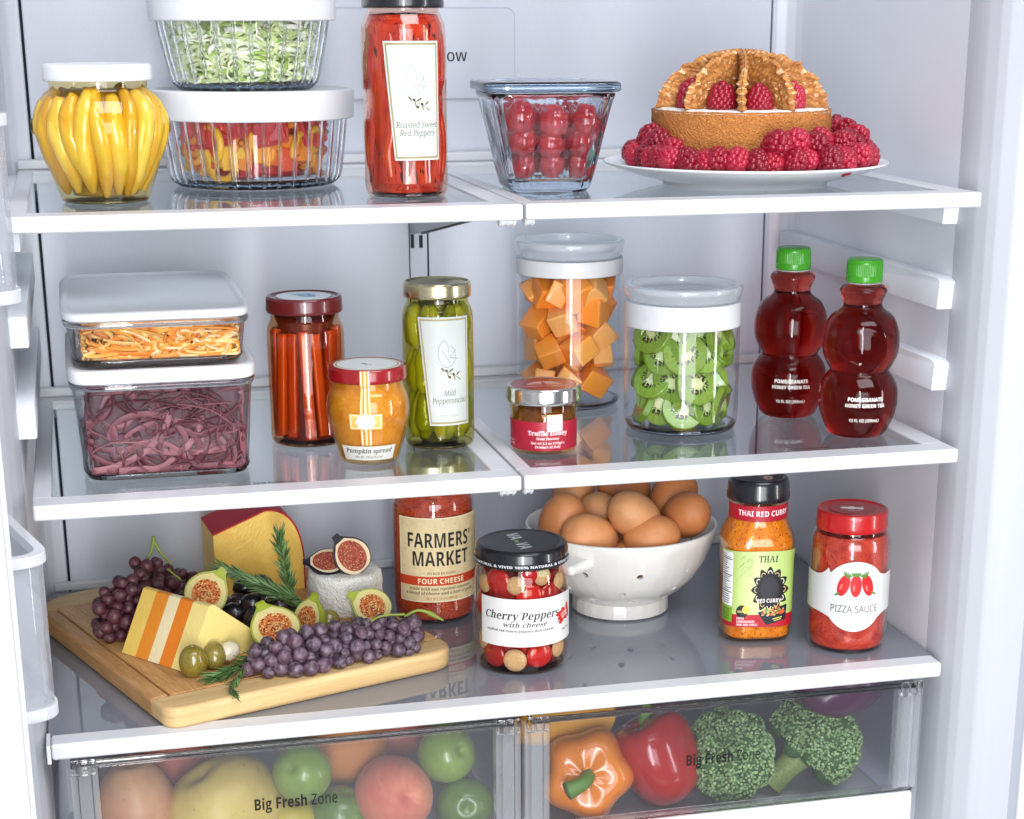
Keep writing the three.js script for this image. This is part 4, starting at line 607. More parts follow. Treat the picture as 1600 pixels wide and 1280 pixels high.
// grapes
function bunch(label, P1, P2, n, r, wid, hgt, mats, stems, lean = .18) {
  const t = thing('grape_bunch', label, 'grapes', [0, 0, 0]), ax = P2.clone().sub(P1), q = [];
  for (let i = 0; i < n; i++) { const k = rnd(), fat = lean < .1 ? .22 + .62 * k : sin(PI * min(.95, .18 + k * .75)), c = P1.clone().addScaledVector(ax, k), a = rnd() * 2 * PI, d = sqrt(rnd()) * wid * fat; q.push([c.x + cos(a) * d, YB + r + rnd() * hgt * fat, c.z + sin(a) * d, r * rr(.72, 1.16)]); }
  for (let s = 0; s < 120; s++) for (let i = 0; i < n; i++) { const p = q[i]; p[1] -= .0001; for (let j = 0; j < n; j++) if (j !== i) { const o = q[j], dx = p[0] - o[0], dy = p[1] - o[1], dz = p[2] - o[2], d = Math.hypot(dx, dy, dz) || 1e-6, g = (p[3] + o[3]) * .93 - d; if (g > 0) { const m = g * .25 / d; p[0] += dx * m; p[1] += dy * m; p[2] += dz * m; } } const k = min(1, max(0, ((p[0] - P1.x) * ax.x + (p[2] - P1.z) * ax.z) / ax.lengthSq())); p[0] += (P1.x + ax.x * k - p[0]) * .004; p[2] += (P1.z + ax.z * k - p[2]) * .004; p[1] = max(YB + p[3], p[1]); }
  const sg = new THREE.SphereGeometry(1, 18, 14);
  q.forEach(([x, y, z, R], i) => { const m = part('grape', sg, mats[i % mats.length], t); m.position.set(x, y, z); m.scale.set(R, R * rr(1, 1.12), R); m.rotation.set(rr(0, 3), rr(0, 3), 0); });
  for (const [pts, rad] of stems) part('stem', taper(pts.map((v) => V(...v)), rad, 20, 7), mat('#7d8c34', .5), t);
  return t;
}
const bloom = (c, d) => { const a = lin(c), b = lin(d); return mat(0xffffff, .45, { clearcoat: .3, clearcoatRoughness: .3, map: noiseTex(128, (u, v, T) => { const k = min(1, max(0, .34 + 1.1 * T(u, v, 7, c.length + a.r * 90) + .5 * T(u, v, 30, 3))), g = (x) => Math.pow(x, 1 / 2.2); return [g(a.r + (b.r - a.r) * k), g(a.g + (b.g - a.g) * k), g(a.b + (b.b - a.b) * k)]; }, true), bumpMap: rep(BUMP, 2), bumpScale: .0003 }); };
bunch('dark red grape bunch at the back left of the board behind the cheese', V(-.343, 0, -.212), V(-.268, 0, -.300), 165, .0064, .025, .066, ['#3e121c', '#4a1824', '#35101a'].map((c) => bloom(c, '#6c3a46')), [
  [[[-.318, YB + .03, -.26], [-.313, YB + .052, -.262], [-.303, YB + .07, -.264], [-.300, YB + .083, -.264]], [.0012, .0012, .0016, .002]], [[[-.300, YB + .078, -.264], [-.294, YB + .066, -.262], [-.285, YB + .056, -.256]], [.0018, .0014, .001]], [[[-.303, YB + .045, -.215], [-.314, YB + .030, -.196], [-.325, YB + .022, -.180]], [.0007, .0009, .0008]], [[[-.279, YB + .047, -.235], [-.290, YB + .056, -.243]], [.001, .001]]]);
bunch('long purple grape bunch lying along the front right edge of the board', V(-.220, 0, -.086), V(-.082, 0, -.114), 150, .0064, .017, .036, ['#3a2030', '#46283a', '#2f1b2c', '#4c2c3c'].map((c) => bloom(c, '#786472')), [
  [[[-.086, YB + .034, -.112], [-.074, YB + .040, -.108], [-.060, YB + .036, -.106]], [.0012, .0014, .002]], [[[-.130, YB + .026, -.10], [-.11, YB + .036, -.11], [-.086, YB + .036, -.112]], [.0008, .001, .0012]], [[[-.064, YB + .037, -.107], [-.052, YB + .031, -.100]], [.0028, .0008]]], .05);
// olives
{
  const og = lathe(smooth([[0, -1.2], [.55, -1.08], [.95, -.4], [.97, .3], [.62, 1.0], [.2, 1.18], [.13, 1.1], [0, 1.08]], 30), 30), om = ['#8a7a2c', '#96863a', '#7c7026'].map((c) => mat(c, .25, { clearcoat: .6, map: rep(MOTTLE, 2) }));
  const olive = (label, x, y, z, r, n, i) => { const m = single('green_olive', label, 'olive', og, om[i]); m.position.set(x, YB + y, z); m.scale.setScalar(r); face(m, 1, 0, 0, ...n); return m; };
  olive('large green olive in front of the striped cheese, leftmost olive', -.2785, .0135, -.0945, .0128, [.25, .9, .2], 0);
  olive('green olive with a white garlic clove stuffed in its end', -.2590, .0118, -.1110, .0105, [.9, .25, -.2], 1);
  const g = single('garlic_clove', 'white garlic clove sticking out of a green olive', 'garlic', rough(new THREE.SphereGeometry(1, 24, 18), .08, 2, 1), mat('#d8cdb4', .35, { clearcoat: .3 })); put(g, -.2455, YB + .0125, -.1165, 0, .4, .2, [.0105, .0088, .0092]);
  olive('green olive with open end beside the fig half and the cheese', -.2345, .0125, -.1560, .0118, [-.85, .5, .1], 2);
  olive('green olive between the purple grapes and the white cheese', -.1475, .0120, -.1740, .0112, [.4, .9, 0], 1);
  // black olives
  const bm = ['#151016', '#1d1219', '#2a1214'].map((c) => mat(c, .28, { clearcoat: .6, clearcoatRoughness: .2, bumpMap: rep(BUMP, 2), bumpScale: .0012 })), bg = [0, 1, 2].map((i) => rough(new THREE.SphereGeometry(1, 30, 22), .10, 2.2, i * 3));
  [[-.2165, .026, -.2620], [-.2010, .028, -.2560], [-.2260, .0145, -.2440], [-.2130, .021, -.2230], [-.1985, .025, -.2270], [-.1880, .018, -.2110], [-.2310, .0115, -.2270], [-.2140, .0115, -.2040], [-.1800, .0115, -.2000], [-.1985, .011, -.1930], [-.205, .0115, -.245]].forEach(([x, y, z], i) => { const m = single('black_olive', 'shiny wrinkled black olive in the pile between figs and cheese wedges', 'olive', bg[i % 3], bm[i % 3], 'black olives piled on the board'); put(m, x, YB + y, z, i, i * 2, 0, [.0122, .0112, .0108]); });
}
// rosemary
{
  const nm = ['#4f7038', '#6a8a50', '#3c5a2c'].map((c) => mat(c, .5)), sm = mat('#6b5a3a', .7);
  const ng = taper([V(0, 0, 0), V(0, .006, .0009), V(0, .0125, 0)], [.0006, .00095, .0002], 4, 5, .45);
  function sprig(label, pts, n, len = 1, fan = .75) {
    const t = thing('rosemary_sprig', label, 'rosemary'), c = new THREE.CatmullRomCurve3(pts.map((p) => V(p[0], YB + p[1], p[2])));
    part('stem', taper(c, [.0013, .001, .0006], 20, 6), sm, t);
    const gs = [[], [], []]; for (let i = 0; i < n; i++) { const k = .06 + .94 * (i + rnd()) / n, p = c.getPoint(k), tg = c.getTangent(k), side = V(rr(-1, 1), rr(-.5, 1), rr(-1, 1)).cross(tg).normalize(), d = tg.clone().multiplyScalar(1).addScaledVector(side, fan * rr(.6, 1.3) * (1.15 - k * .6)).normalize(), m = new THREE.Matrix4().compose(p, new THREE.Quaternion().setFromUnitVectors(V(0, 1, 0), d), V(1.25, rr(.85, 1.35) * len, 1.35)); gs[i % 3].push(ng.clone().applyMatrix4(m)); }
    gs.forEach((g, i) => { const m = part('needles', g, nm[i], t); m.userData.kind = 'stuff'; });
  }
  sprig('rosemary sprig leaning upright against the yellow cheese wedge', [[-.1765, .022, -.215], [-.1800, .045, -.214], [-.1835, .068, -.212], [-.1860, .088, -.210]], 110, 1.15);
  sprig('rosemary sprig lying across the black olives towards the white cheese', [[-.1640, .022, -.205], [-.188, .033, -.213], [-.210, .042, -.225], [-.236, .052, -.238]], 160, 1.3, .6);
  sprig('short rosemary sprig beside the white cheese, under the others', [[-.200, .026, -.215], [-.182, .028, -.205], [-.166, .020, -.196]], 60, .95);
  sprig('rosemary sprig lying at the front of the board beside the purple grapes', [[-.2050, .010, -.115], [-.2260, .012, -.098], [-.2480, .007, -.083], [-.2640, .004, -.0760]], 150, 1.2, .6);
  sprig('rosemary tip hanging towards the front edge of the board', [[-.2280, .011, -.092], [-.2420, .008, -.068], [-.2500, .005, -.048], [-.2490, .004, -.036]], 50, 1.05, .45);
}
// ---------------------------------------------------------------- bottom shelf: jars and the bowl of eggs
const sauceTex = (a, b, c, f = 9) => noiseTex(256, (u, v, T) => { const n = .5 + .55 * T(u, v, f) + .3 * T(u, v, f * 3.4, 3), s = T(u, v, 46, 8) > .42 ? 1 : 0; return a.map((p, i) => s ? c[i] : p + (b[i] - p) * min(1, max(0, n))); }, true);
{ // four cheese sauce
  const X = -.0272, Z = -.2741, R = .0416, cam = toCam(X, Z), t = thing('sauce_jar', 'large glass jar of red pasta sauce with cream label, behind the board', 'jar', [X, Y3, Z]);
  const pr = smooth([[.80, 0], [.93, .0012], [1, .010], [1, .02], [1, .112], [.985, .121], [.90, .131], [.80, .138], [.79, .145]].map(([a, b]) => [a * R, b]), 56), rad = profR(pr);
  part('glass', lathe([[0, .002], ...pr], 96), glassOf(0xffffff), t);
  part('sauce', lathe([[0, .004], ...pr.filter(([, y]) => y > .004 && y < .134).map(([r, y]) => [r - .0022, y]), [0, .134]], 80), mat(0xffffff, .25, { map: rep(sauceTex([.58, .15, .07], [.80, .32, .15], [.42, .08, .04]), 3, 2), clearcoat: .5, bumpMap: rep(BUMP, 4, 3), bumpScale: .001 }), t);
  part('lid', lidGeo(.0350, .0165).translate(0, .1445, 0), mat(new THREE.Color(.80, .74, .52), .3, { metalness: .8 }), t);
  part('label', patch(R + .0004, .0245, .1105, cam - deg(51), cam + deg(93), cam - deg(51), cam + deg(93), 2, 4, 48), mat(0xffffff, .6, { map: canvas(1024, 860, (x, w, h) => {
    x.fillStyle = '#dcc79a'; x.fillRect(0, 0, w, h); for (let i = 0; i < 700; i++) { x.fillStyle = i % 2 ? 'rgba(190,160,110,.12)' : 'rgba(240,225,185,.15)'; x.beginPath(); x.arc(rr(0, w), rr(0, h), rr(6, 30), 0, 7); x.fill(); }
    x.strokeStyle = '#ede0bd'; x.lineWidth = 12; x.strokeRect(6, 6, w - 12, h - 12);
    x.fillStyle = '#17120d'; x.textAlign = 'center'; const c = 440; const tall = (s, y, px, sx) => { x.save(); x.translate(c, y); x.scale(sx, 1); x.font = 'bold ' + px + 'px sans-serif'; x.fillText(s, 0, 0); x.restore(); };
    tall("FARMERS'", 300, 205, .72); tall('MARKET', 488, 205, .74);
    x.strokeStyle = '#dcc79a'; x.lineWidth = 4; for (let i = 0; i < 160; i++) { x.globalAlpha = .35; x.beginPath(); const px = rr(90, 800), py = rr(140, 490); x.moveTo(px, py); x.lineTo(px + rr(-16, 16), py + rr(-10, 10)); x.stroke(); } x.globalAlpha = 1;
    x.fillStyle = '#5a4326'; x.font = 'bold 32px serif'; x.fillText('—  PICKED BY HAND  —', c, 574); x.fillStyle = '#c23a12'; x.fillRect(0, 596, w, 94); x.fillStyle = '#f3e4bd'; x.font = 'bold 74px sans-serif'; x.fillText('FOUR CHEESE', c, 670);
    x.fillStyle = '#3a2a18'; x.font = 'italic bold 40px serif'; x.fillText('made with sun ripened tomatoes', c, 736); x.fillText('a blend of cheese and a hint of garlic', c, 782); x.fillStyle = '#b5692c'; x.font = 'bold 30px serif'; x.fillText('NET WT 24 OZ (680 g)', c, 832);
    x.strokeStyle = 'rgba(200,150,90,.55)'; x.lineWidth = 5; for (let i = 0; i < 5; i++) { x.beginPath(); x.arc(850 + i * 14, 470 - i * 22, 40, 0, 5); x.stroke(); }
  }) }), t);
}
{ // cherry peppers with cheese
  const X = .0244, Z = -.1125, R = .0434, cam = toCam(X, Z), t = thing('pepper_jar', 'wide glass jar of cherry peppers with cheese, black printed lid', 'jar', [X, Y3, Z]);
  const pr = smooth([[.80, 0], [.90, .0012], [.97, .008], [1, .016], [1, .03], [1, .082], [.985, .090], [.94, .097], [.93, .1005], [.93, .106]].map(([a, b]) => [a * R, b]), 50);
  part('glass', lathe([[0, .002], ...pr], 96), glassOf('#ffece2'), t);
  part('jar_base', lathe([[0, .0005], [.8 * R, .0005], [.9 * R, .003], [0, .004]]), SOLID, t);
  part('lid', lathe([[R * .93, .1015], [R * .985, .1005], [R * 1.005, .1018], [R * 1.01, .105], [R * .995, .1085], [R * .985, .1135], [R * .955, .1165], [R * .90, .1178], [R * .85, .1178], [R * .82, .1168], [0, .1168]], 96), mat(0x14151b, .28, { clearcoat: .6 }), t);
  part('lid_print', new THREE.CylinderGeometry(R * .80, R * .80, .0004, 60).rotateY(cam - PI / 2 + .28).translate(0, .1171, 0), mat(0xffffff, .35, { clearcoat: .4, map: canvas(512, 512, (x, w) => { x.fillStyle = '#15161c'; x.fillRect(0, 0, w, w); x.save(); x.translate(256, 256); x.rotate(-PI / 2); x.fillStyle = '#e9eaec'; x.font = 'bold 120px sans-serif'; x.textAlign = 'center'; x.fillText('VA', -120, 60); x.fillText('VA', 120, 60); x.fillStyle = '#7ba23c'; x.fillRect(-34, 20, 68, 30); x.restore(); }) }), t);
  part('rim_print', patch(R * 1.012, .1022, .1070, cam - 1.5, cam + 1.5, cam - 1.5, cam + 1.5, 2, 2, 60), mat(0xffffff, .4, { map: canvas(1024, 56, (x, w, h) => { x.fillStyle = '#15161c'; x.fillRect(0, 0, w, h); x.fillStyle = '#e4e5e8'; x.font = 'bold 40px sans-serif'; x.textAlign = 'center'; x.fillText('100% NATURAL & VIVID 100% NATURAL & VIVID 100%', w / 2, 43); }) }), t);
  part('brine', rough(at(new THREE.CylinderGeometry(R * .80, R * .78, .088, 60, 14), 0, .050, 0), .0012, 60), mat('#9c120a', .25, { clearcoat: .5 }), t);
  const rm = ['#a0140f', '#ad1c14', '#8f120e'].map((c) => mat(c, .2, { clearcoat: .7 })), cm = mat('#efe0aa', .55, { map: rep(MOTTLE, 3), bumpMap: rep(BUMP, 4), bumpScale: .001 }), S = new THREE.SphereGeometry(1, 30, 22);
  const spots = [[-.13, .0860, .0088, 1], [.50, .0935, .0085, 1], [1.05, .0845, .0085, 1], [-1.05, .083, .0088, 1], [-.16, .0145, .0108, 1], [1.02, .0215, .0098, 1], [-1.15, .028, .0088, 1], [.2, .075, .013, 0], [.75, .075, .012, 0], [-.6, .088, .013, 0], [.45, .018, .013, 0], [-.75, .017, .013, 0], [.2, .096, .009, 0], [-.6, .06, .013, 0], [1.4, .06, .013, 0], [-1.45, .06, .013, 0]];
  spots.forEach(([a, y, r, c], i) => { const an = cam + a, q = R * .965 - (c ? .0030 : r * .42); const m = c ? single('cheese_stuffing', 'round cream cheese filling of a stuffed cherry pepper in the jar', 'stuffed pepper', S, cm, 'cheese fillings in the cherry pepper jar') : single('cherry_pepper', 'glossy red cherry pepper inside the wide black-lidded jar', 'pepper', S, rm[i % 3], 'cherry peppers in the jar'); m.position.set(X + sin(an) * q, Y3 + y, Z + cos(an) * q); m.rotation.y = an; c ? m.scale.set(r, r, .0028) : m.scale.set(r, r * .95, r * .42); });
  const ls = mat(0xffffff, .5, { map: canvas(1024, 512, (x, w, h) => {
    x.fillStyle = '#d8d7d4'; x.fillRect(0, 0, w, h); x.fillStyle = '#121212'; x.textAlign = 'left'; x.save(); x.font = 'italic bold 112px serif'; x.scale(.80, 1); x.fillText('Cherry Peppers', 60, 220); x.restore(); x.font = 'italic bold 66px serif'; x.fillText('with cheese', 230, 300); x.font = 'bold 40px sans-serif'; x.save(); x.scale(.82, 1); x.fillText('stuffed red cherry peppers with cheese', 90, 356); x.restore();
    x.fillStyle = '#c4201a'; x.save(); x.translate(850, 230); x.rotate(-.35); for (let i = 0; i < 9; i++) { x.beginPath(); x.ellipse(-70 + (i % 3) * 66, -46 + Math.floor(i / 3) * 44, 44, 24, i, 0, 7); x.fill(); } x.fillStyle = '#f4ece6'; x.font = 'bold 34px sans-serif'; x.fillText('HAND', -60, -8); x.fillText('MADE', -56, 28); x.restore(); x.fillStyle = '#3c6a24'; x.fillRect(740, 290, 34, 10); x.fillRect(930, 250, 16, 44); x.fillStyle = '#333'; x.font = 'bold 26px sans-serif'; x.fillText('280g  9.9oz', 800, 400);
  }) });
  part('label', patch(R + .0005, .0290, .0745, cam - deg(56), cam + deg(88), cam - deg(56), cam + deg(88), 2, 4, 48), ls, t);
}
{ // Thai curry sauce in a rounded-square jar
  const X = .2644, Z = -.1377, cam = toCam(X, Z), R = .0335, t = thing('curry_jar', 'rounded square jar of orange curry sauce with green label and black lid', 'jar', [X, Y3, Z], cam + .20);
  const prof = [[R * .84, 0, 3.4], [R * .95, .0012, 3.6], [R, .006, 3.8], [R * 1.01, .02, 3.8], [R * 1.01, .088, 3.6], [R * 1.04, .093, 3.4], [R * 1.04, .098, 3.2], [R, .104, 3], [R * .91, .112, 2.5], [R * .85, .118, 2.1], [R * .84, .124, 2], [R * .84, .140, 2]];
  const radAt = (y) => { for (let i = 1; i < prof.length; i++) if (y <= prof[i][1]) { const a = prof[i - 1], b = prof[i], k = (y - a[1]) / (b[1] - a[1]); return [a[0] + (b[0] - a[0]) * k, a[2] + (b[2] - a[2]) * k]; } return [prof.at(-1)[0], 2]; };
  part('glass', loft(prof, 3, 120), glassOf('#fff2dc'), t);
  part('sauce', loft([[0, .003, 3], [R * .9, .003, 3.6], ...prof.filter(([, y]) => y > .005 && y < .136).map(([r, y, e]) => [r - .0016, y, e]), [0, .136, 2]], 3, 120), mat(0xffffff, .25, { map: rep(sauceTex([.80, .46, .10], [.95, .66, .24], [.62, .28, .06]), 3, 2), clearcoat: .5 }), t);
  part('lid', lathe([[.0285, .1375], [.0298, .1368], [.0303, .1385], [.0303, .1425], [.0296, .1440], [.0292, .1520], [.0280, .1560], [.0262, .1580], [.0245, .1580], [.0235, .1570], [0, .1570]], 80), mat(0x17181d, .28, { clearcoat: .6 }), t);
  part('lid_print', new THREE.CylinderGeometry(.0228, .0228, .0004, 50).rotateY(-PI / 2 - .15).translate(0, .1573, 0), mat(0xffffff, .4, { map: canvas(256, 256, (x, w) => { x.fillStyle = '#17181d'; x.fillRect(0, 0, w, w); x.save(); x.translate(128, 128); x.rotate(-PI / 2); x.fillStyle = '#b98a74'; x.beginPath(); x.ellipse(36, -46, 44, 26, 0, 0, 7); x.fill(); x.fillStyle = '#17181d'; x.fillRect(20, -54, 34, 8); x.fillStyle = '#8d7f78'; x.font = 'bold 34px serif'; x.textAlign = 'center'; x.fillText('CURRY', -20, 6); x.font = '20px serif'; x.fillText('SAUCE', 20, 60); x.restore(); }) }), t);
  part('neck_band', patch(R * .84 + .0005, .1195, .1345, -1.5, 1.5, -1.5, 1.5, 2, 2, 40), mat(0xffffff, .45, { map: canvas(768, 128, (x, w, h) => { x.fillStyle = '#b0182a'; x.fillRect(0, 0, w, h); x.fillStyle = '#f4ecec'; x.font = 'bold 62px sans-serif'; x.textAlign = 'center'; x.fillText('THAI RED CURRY', w / 2 + 20, 84); }) }), t);
  const lab = canvas(1024, 768, (x, w, h) => {
    const gr = x.createLinearGradient(0, 0, w, 0); gr.addColorStop(0, '#9dbb52'); gr.addColorStop(.5, '#d3dfa0'); gr.addColorStop(1, '#a9c660'); x.fillStyle = gr; x.fillRect(0, 0, w, h);
    for (let i = 0; i < 60; i++) { x.strokeStyle = 'rgba(90,130,50,.35)'; x.lineWidth = rr(2, 5); x.beginPath(); const px = rr(280, 420), py = rr(60, 260); x.moveTo(px, py); x.lineTo(px + rr(20, 70), py - rr(20, 60)); x.stroke(); }
    x.fillStyle = '#b6182a'; x.fillRect(0, 640, w, 128); x.fillStyle = '#f2f2ee'; x.fillRect(10, 20, 205, 540); x.fillStyle = '#55708f'; for (let y = 50; y < 540; y += 22) x.fillRect(26, y, rr(80, 170), 8); x.fillStyle = '#1c1c1c'; for (const y of [90, 250, 420]) x.fillRect(20, y, 185, 8); x.fillStyle = '#7fae30'; x.fillRect(10, 575, 205, 150); x.fillStyle = '#2f5a18'; for (let i = 0; i < 5; i++) x.fillRect(30, 596 + i * 24, 150, 7);
    x.fillStyle = '#28401a'; x.textAlign = 'center'; x.font = 'bold 92px serif'; x.fillText('THAI', 630, 112);
    const cx = 660, cy = 390; for (let k = 0; k < 12; k++) { const a = k / 12 * 2 * PI - PI / 2; x.save(); x.translate(cx, cy); x.rotate(a); x.fillStyle = '#15120f'; x.beginPath(); x.moveTo(120, -54); x.quadraticCurveTo(210, -46, 236, 0); x.quadraticCurveTo(210, 46, 120, 54); x.fill(); x.strokeStyle = k % 2 ? '#d9b98c' : '#f0ead8'; x.lineWidth = 9; x.beginPath(); x.arc(168, 0, 24, 0, 7); x.stroke(); x.restore(); }
    x.fillStyle = '#17151a'; x.beginPath(); x.arc(cx, cy, 165, 0, 7); x.fill(); x.fillStyle = '#2d2b31'; x.beginPath(); x.arc(cx, cy - 10, 118, 0, 7); x.fill(); x.fillStyle = '#f0ece4'; x.font = 'bold 56px sans-serif'; x.fillText('RED CURRY', cx - 6, 520);
    x.save(); x.translate(700, 625); x.rotate(-.18); x.fillStyle = '#12232c'; x.beginPath(); x.moveTo(-180, -40); x.lineTo(190, -50); x.lineTo(150, 100); x.lineTo(-90, 110); x.fill(); for (let i = 0; i < 46; i++) { x.fillStyle = ['#d9602a', '#e89a55', '#c23c1c', '#f0c58a', '#6f9a3c'][i % 5]; x.beginPath(); x.ellipse(rr(-140, 150), rr(-52, 20), rr(10, 26), rr(8, 14), rr(0, 3), 0, 7); x.fill(); } x.fillStyle = '#dfd26a'; x.fillRect(0, 60, 110, 10); x.fillRect(10, 80, 90, 8); x.restore();
    x.fillStyle = '#15120f'; x.beginPath(); x.arc(330, 610, 66, 0, 7); x.fill(); x.fillStyle = '#e6c64a'; x.beginPath(); x.arc(372, 590, 40, 0, 7); x.fill(); x.fillStyle = '#e6d680'; x.font = 'bold 34px sans-serif'; x.fillText('EASY', 318, 622); x.fillStyle = '#f4e6e4'; x.textAlign = 'left'; x.font = 'bold 32px sans-serif'; x.fillText('WITH', 270, 690); x.fillText('LEMONGRASS', 270, 722); x.fillText('AND RED CHILLI', 270, 754);
  });
  part('label', patch((y) => radAt(y)[0] + .0005, .0165, .0925, -1.22, 1.0, -1.22, 1.0, 3.7, 6, 60), mat(0xffffff, .45, { map: lab }), t);
}
{ // pizza sauce
  const X = .3393, Z = -.0858, R = .0378, cam = toCam(X, Z), t = thing('sauce_jar', 'jar of red pizza sauce with red lid and white tomato label', 'jar', [X, Y3, Z]);
  const pr = smooth([[.82, 0], [.93, .0012], [.985, .009], [1, .02], [1, .05], [1, .098], [.985, .106], [.93, .112], [.89, .115], [.87, .121]].map(([a, b]) => [a * R, b]), 50), rad = profR(pr);
  part('glass', lathe([[0, .002], ...pr], 96), glassOf(0xffffff), t);
  part('sauce', lathe([[0, .004], ...pr.filter(([, y]) => y > .004 && y < .113).map(([r, y]) => [r - .002, y]), [0, .113]], 80), mat(0xffffff, .25, { map: rep(sauceTex([.58, .12, .07], [.78, .26, .13], [.44, .08, .04]), 3, 2), clearcoat: .5 }), t);
  part('lid', lidGeo(.0335, .0185, .0012).translate(0, .1165, 0), mat('#bb1418', .3, { clearcoat: .6 }), t);
  part('lid_print', new THREE.CylinderGeometry(.0225, .0225, .0004, 50).rotateY(cam - PI / 2).translate(0, .1341, 0), mat(0xffffff, .35, { clearcoat: .5, map: canvas(256, 256, (x, w) => { x.fillStyle = '#a30f14'; x.fillRect(0, 0, w, w); x.save(); x.translate(128, 128); x.rotate(-PI / 2); x.strokeStyle = '#efe2e0'; x.lineWidth = 6; x.beginPath(); x.arc(0, 6, 62, -2.2, .3); x.stroke(); x.fillStyle = '#f2e8e6'; for (const [p, q, r] of [[0, -34, 18], [-14, 4, 16], [12, 8, 18], [0, 40, 20]]) { x.beginPath(); x.ellipse(p, q, r, r * 1.3, 0, 0, 7); x.fill(); } x.restore(); }) }), t);
  const lm = mat(0xffffff, .5, { alphaTest: .5, map: canvas(1024, 512, (x, w, h) => {
    x.clearRect(0, 0, w, h); x.fillStyle = '#d6d6d4'; x.beginPath(); x.moveTo(0, 110); x.lineTo(240, 120); x.quadraticCurveTo(330, 125, 380, 60); x.arc(600, 256, 256, -2.45, -.70); x.quadraticCurveTo(850, 120, 900, 110); x.lineTo(w, 110); x.lineTo(w, 390); x.lineTo(900, 390); x.quadraticCurveTo(850, 392, 800, 420); x.arc(600, 256, 256, .70, 2.45); x.quadraticCurveTo(330, 390, 240, 390); x.lineTo(0, 390); x.fill();
    x.strokeStyle = '#d9dad8'; x.lineWidth = 3; for (let r = 200; r < 250; r += 12) { x.beginPath(); x.arc(600, 256, r, 2.2, 4.2); x.stroke(); } x.fillStyle = '#9aa0a3'; for (let i = 0; i < 14; i++) x.fillRect(20, 130 + i * 18, 70 + (i * 37) % 60, 5);
    for (const [px, a] of [[510, .35], [690, -.35], [600, 0]]) { x.save(); x.translate(px, 165); x.rotate(a); x.fillStyle = '#c41518'; x.beginPath(); x.ellipse(0, 10, 44, 82, 0, 0, 7); x.fill(); x.fillStyle = '#ec6a60'; x.beginPath(); x.ellipse(-14, 26, 9, 26, 0, 0, 7); x.fill(); x.fillStyle = '#4f7d2c'; for (let k = 0; k < 5; k++) { x.beginPath(); x.ellipse(-24 + k * 12, -72, 6, 20, -.7 + k * .35, 0, 7); x.fill(); } x.restore(); }
    x.fillStyle = '#4f7d2c'; x.beginPath(); x.ellipse(460, 240, 24, 8, -.5, 0, 7); x.ellipse(750, 236, 24, 8, .5, 0, 7); x.fill(); x.fillStyle = '#b9bdbd'; x.textAlign = 'center'; x.font = '26px serif'; x.fillText('SIMPLE & GOOD', 600, 300); x.fillStyle = '#3c3534'; x.font = '72px sans-serif'; x.save(); x.translate(600, 372); x.scale(.92, 1); x.fillText('PIZZA SAUCE', 0, 0); x.restore(); x.fillStyle = '#a9b0b2'; x.font = '26px serif'; x.fillText('VINE RIPENED', 600, 414); x.fillText('TOMATOES', 600, 444); x.font = '22px serif'; x.fillText('14 OZ (397g)', 600, 492);
  }) });
  part('label', patch((y) => rad(y) + .0004, .0240, .0925, cam - 1.75, cam + 1.55, cam - 1.75, cam + 1.55, 2, 4, 60), lm, t);
}
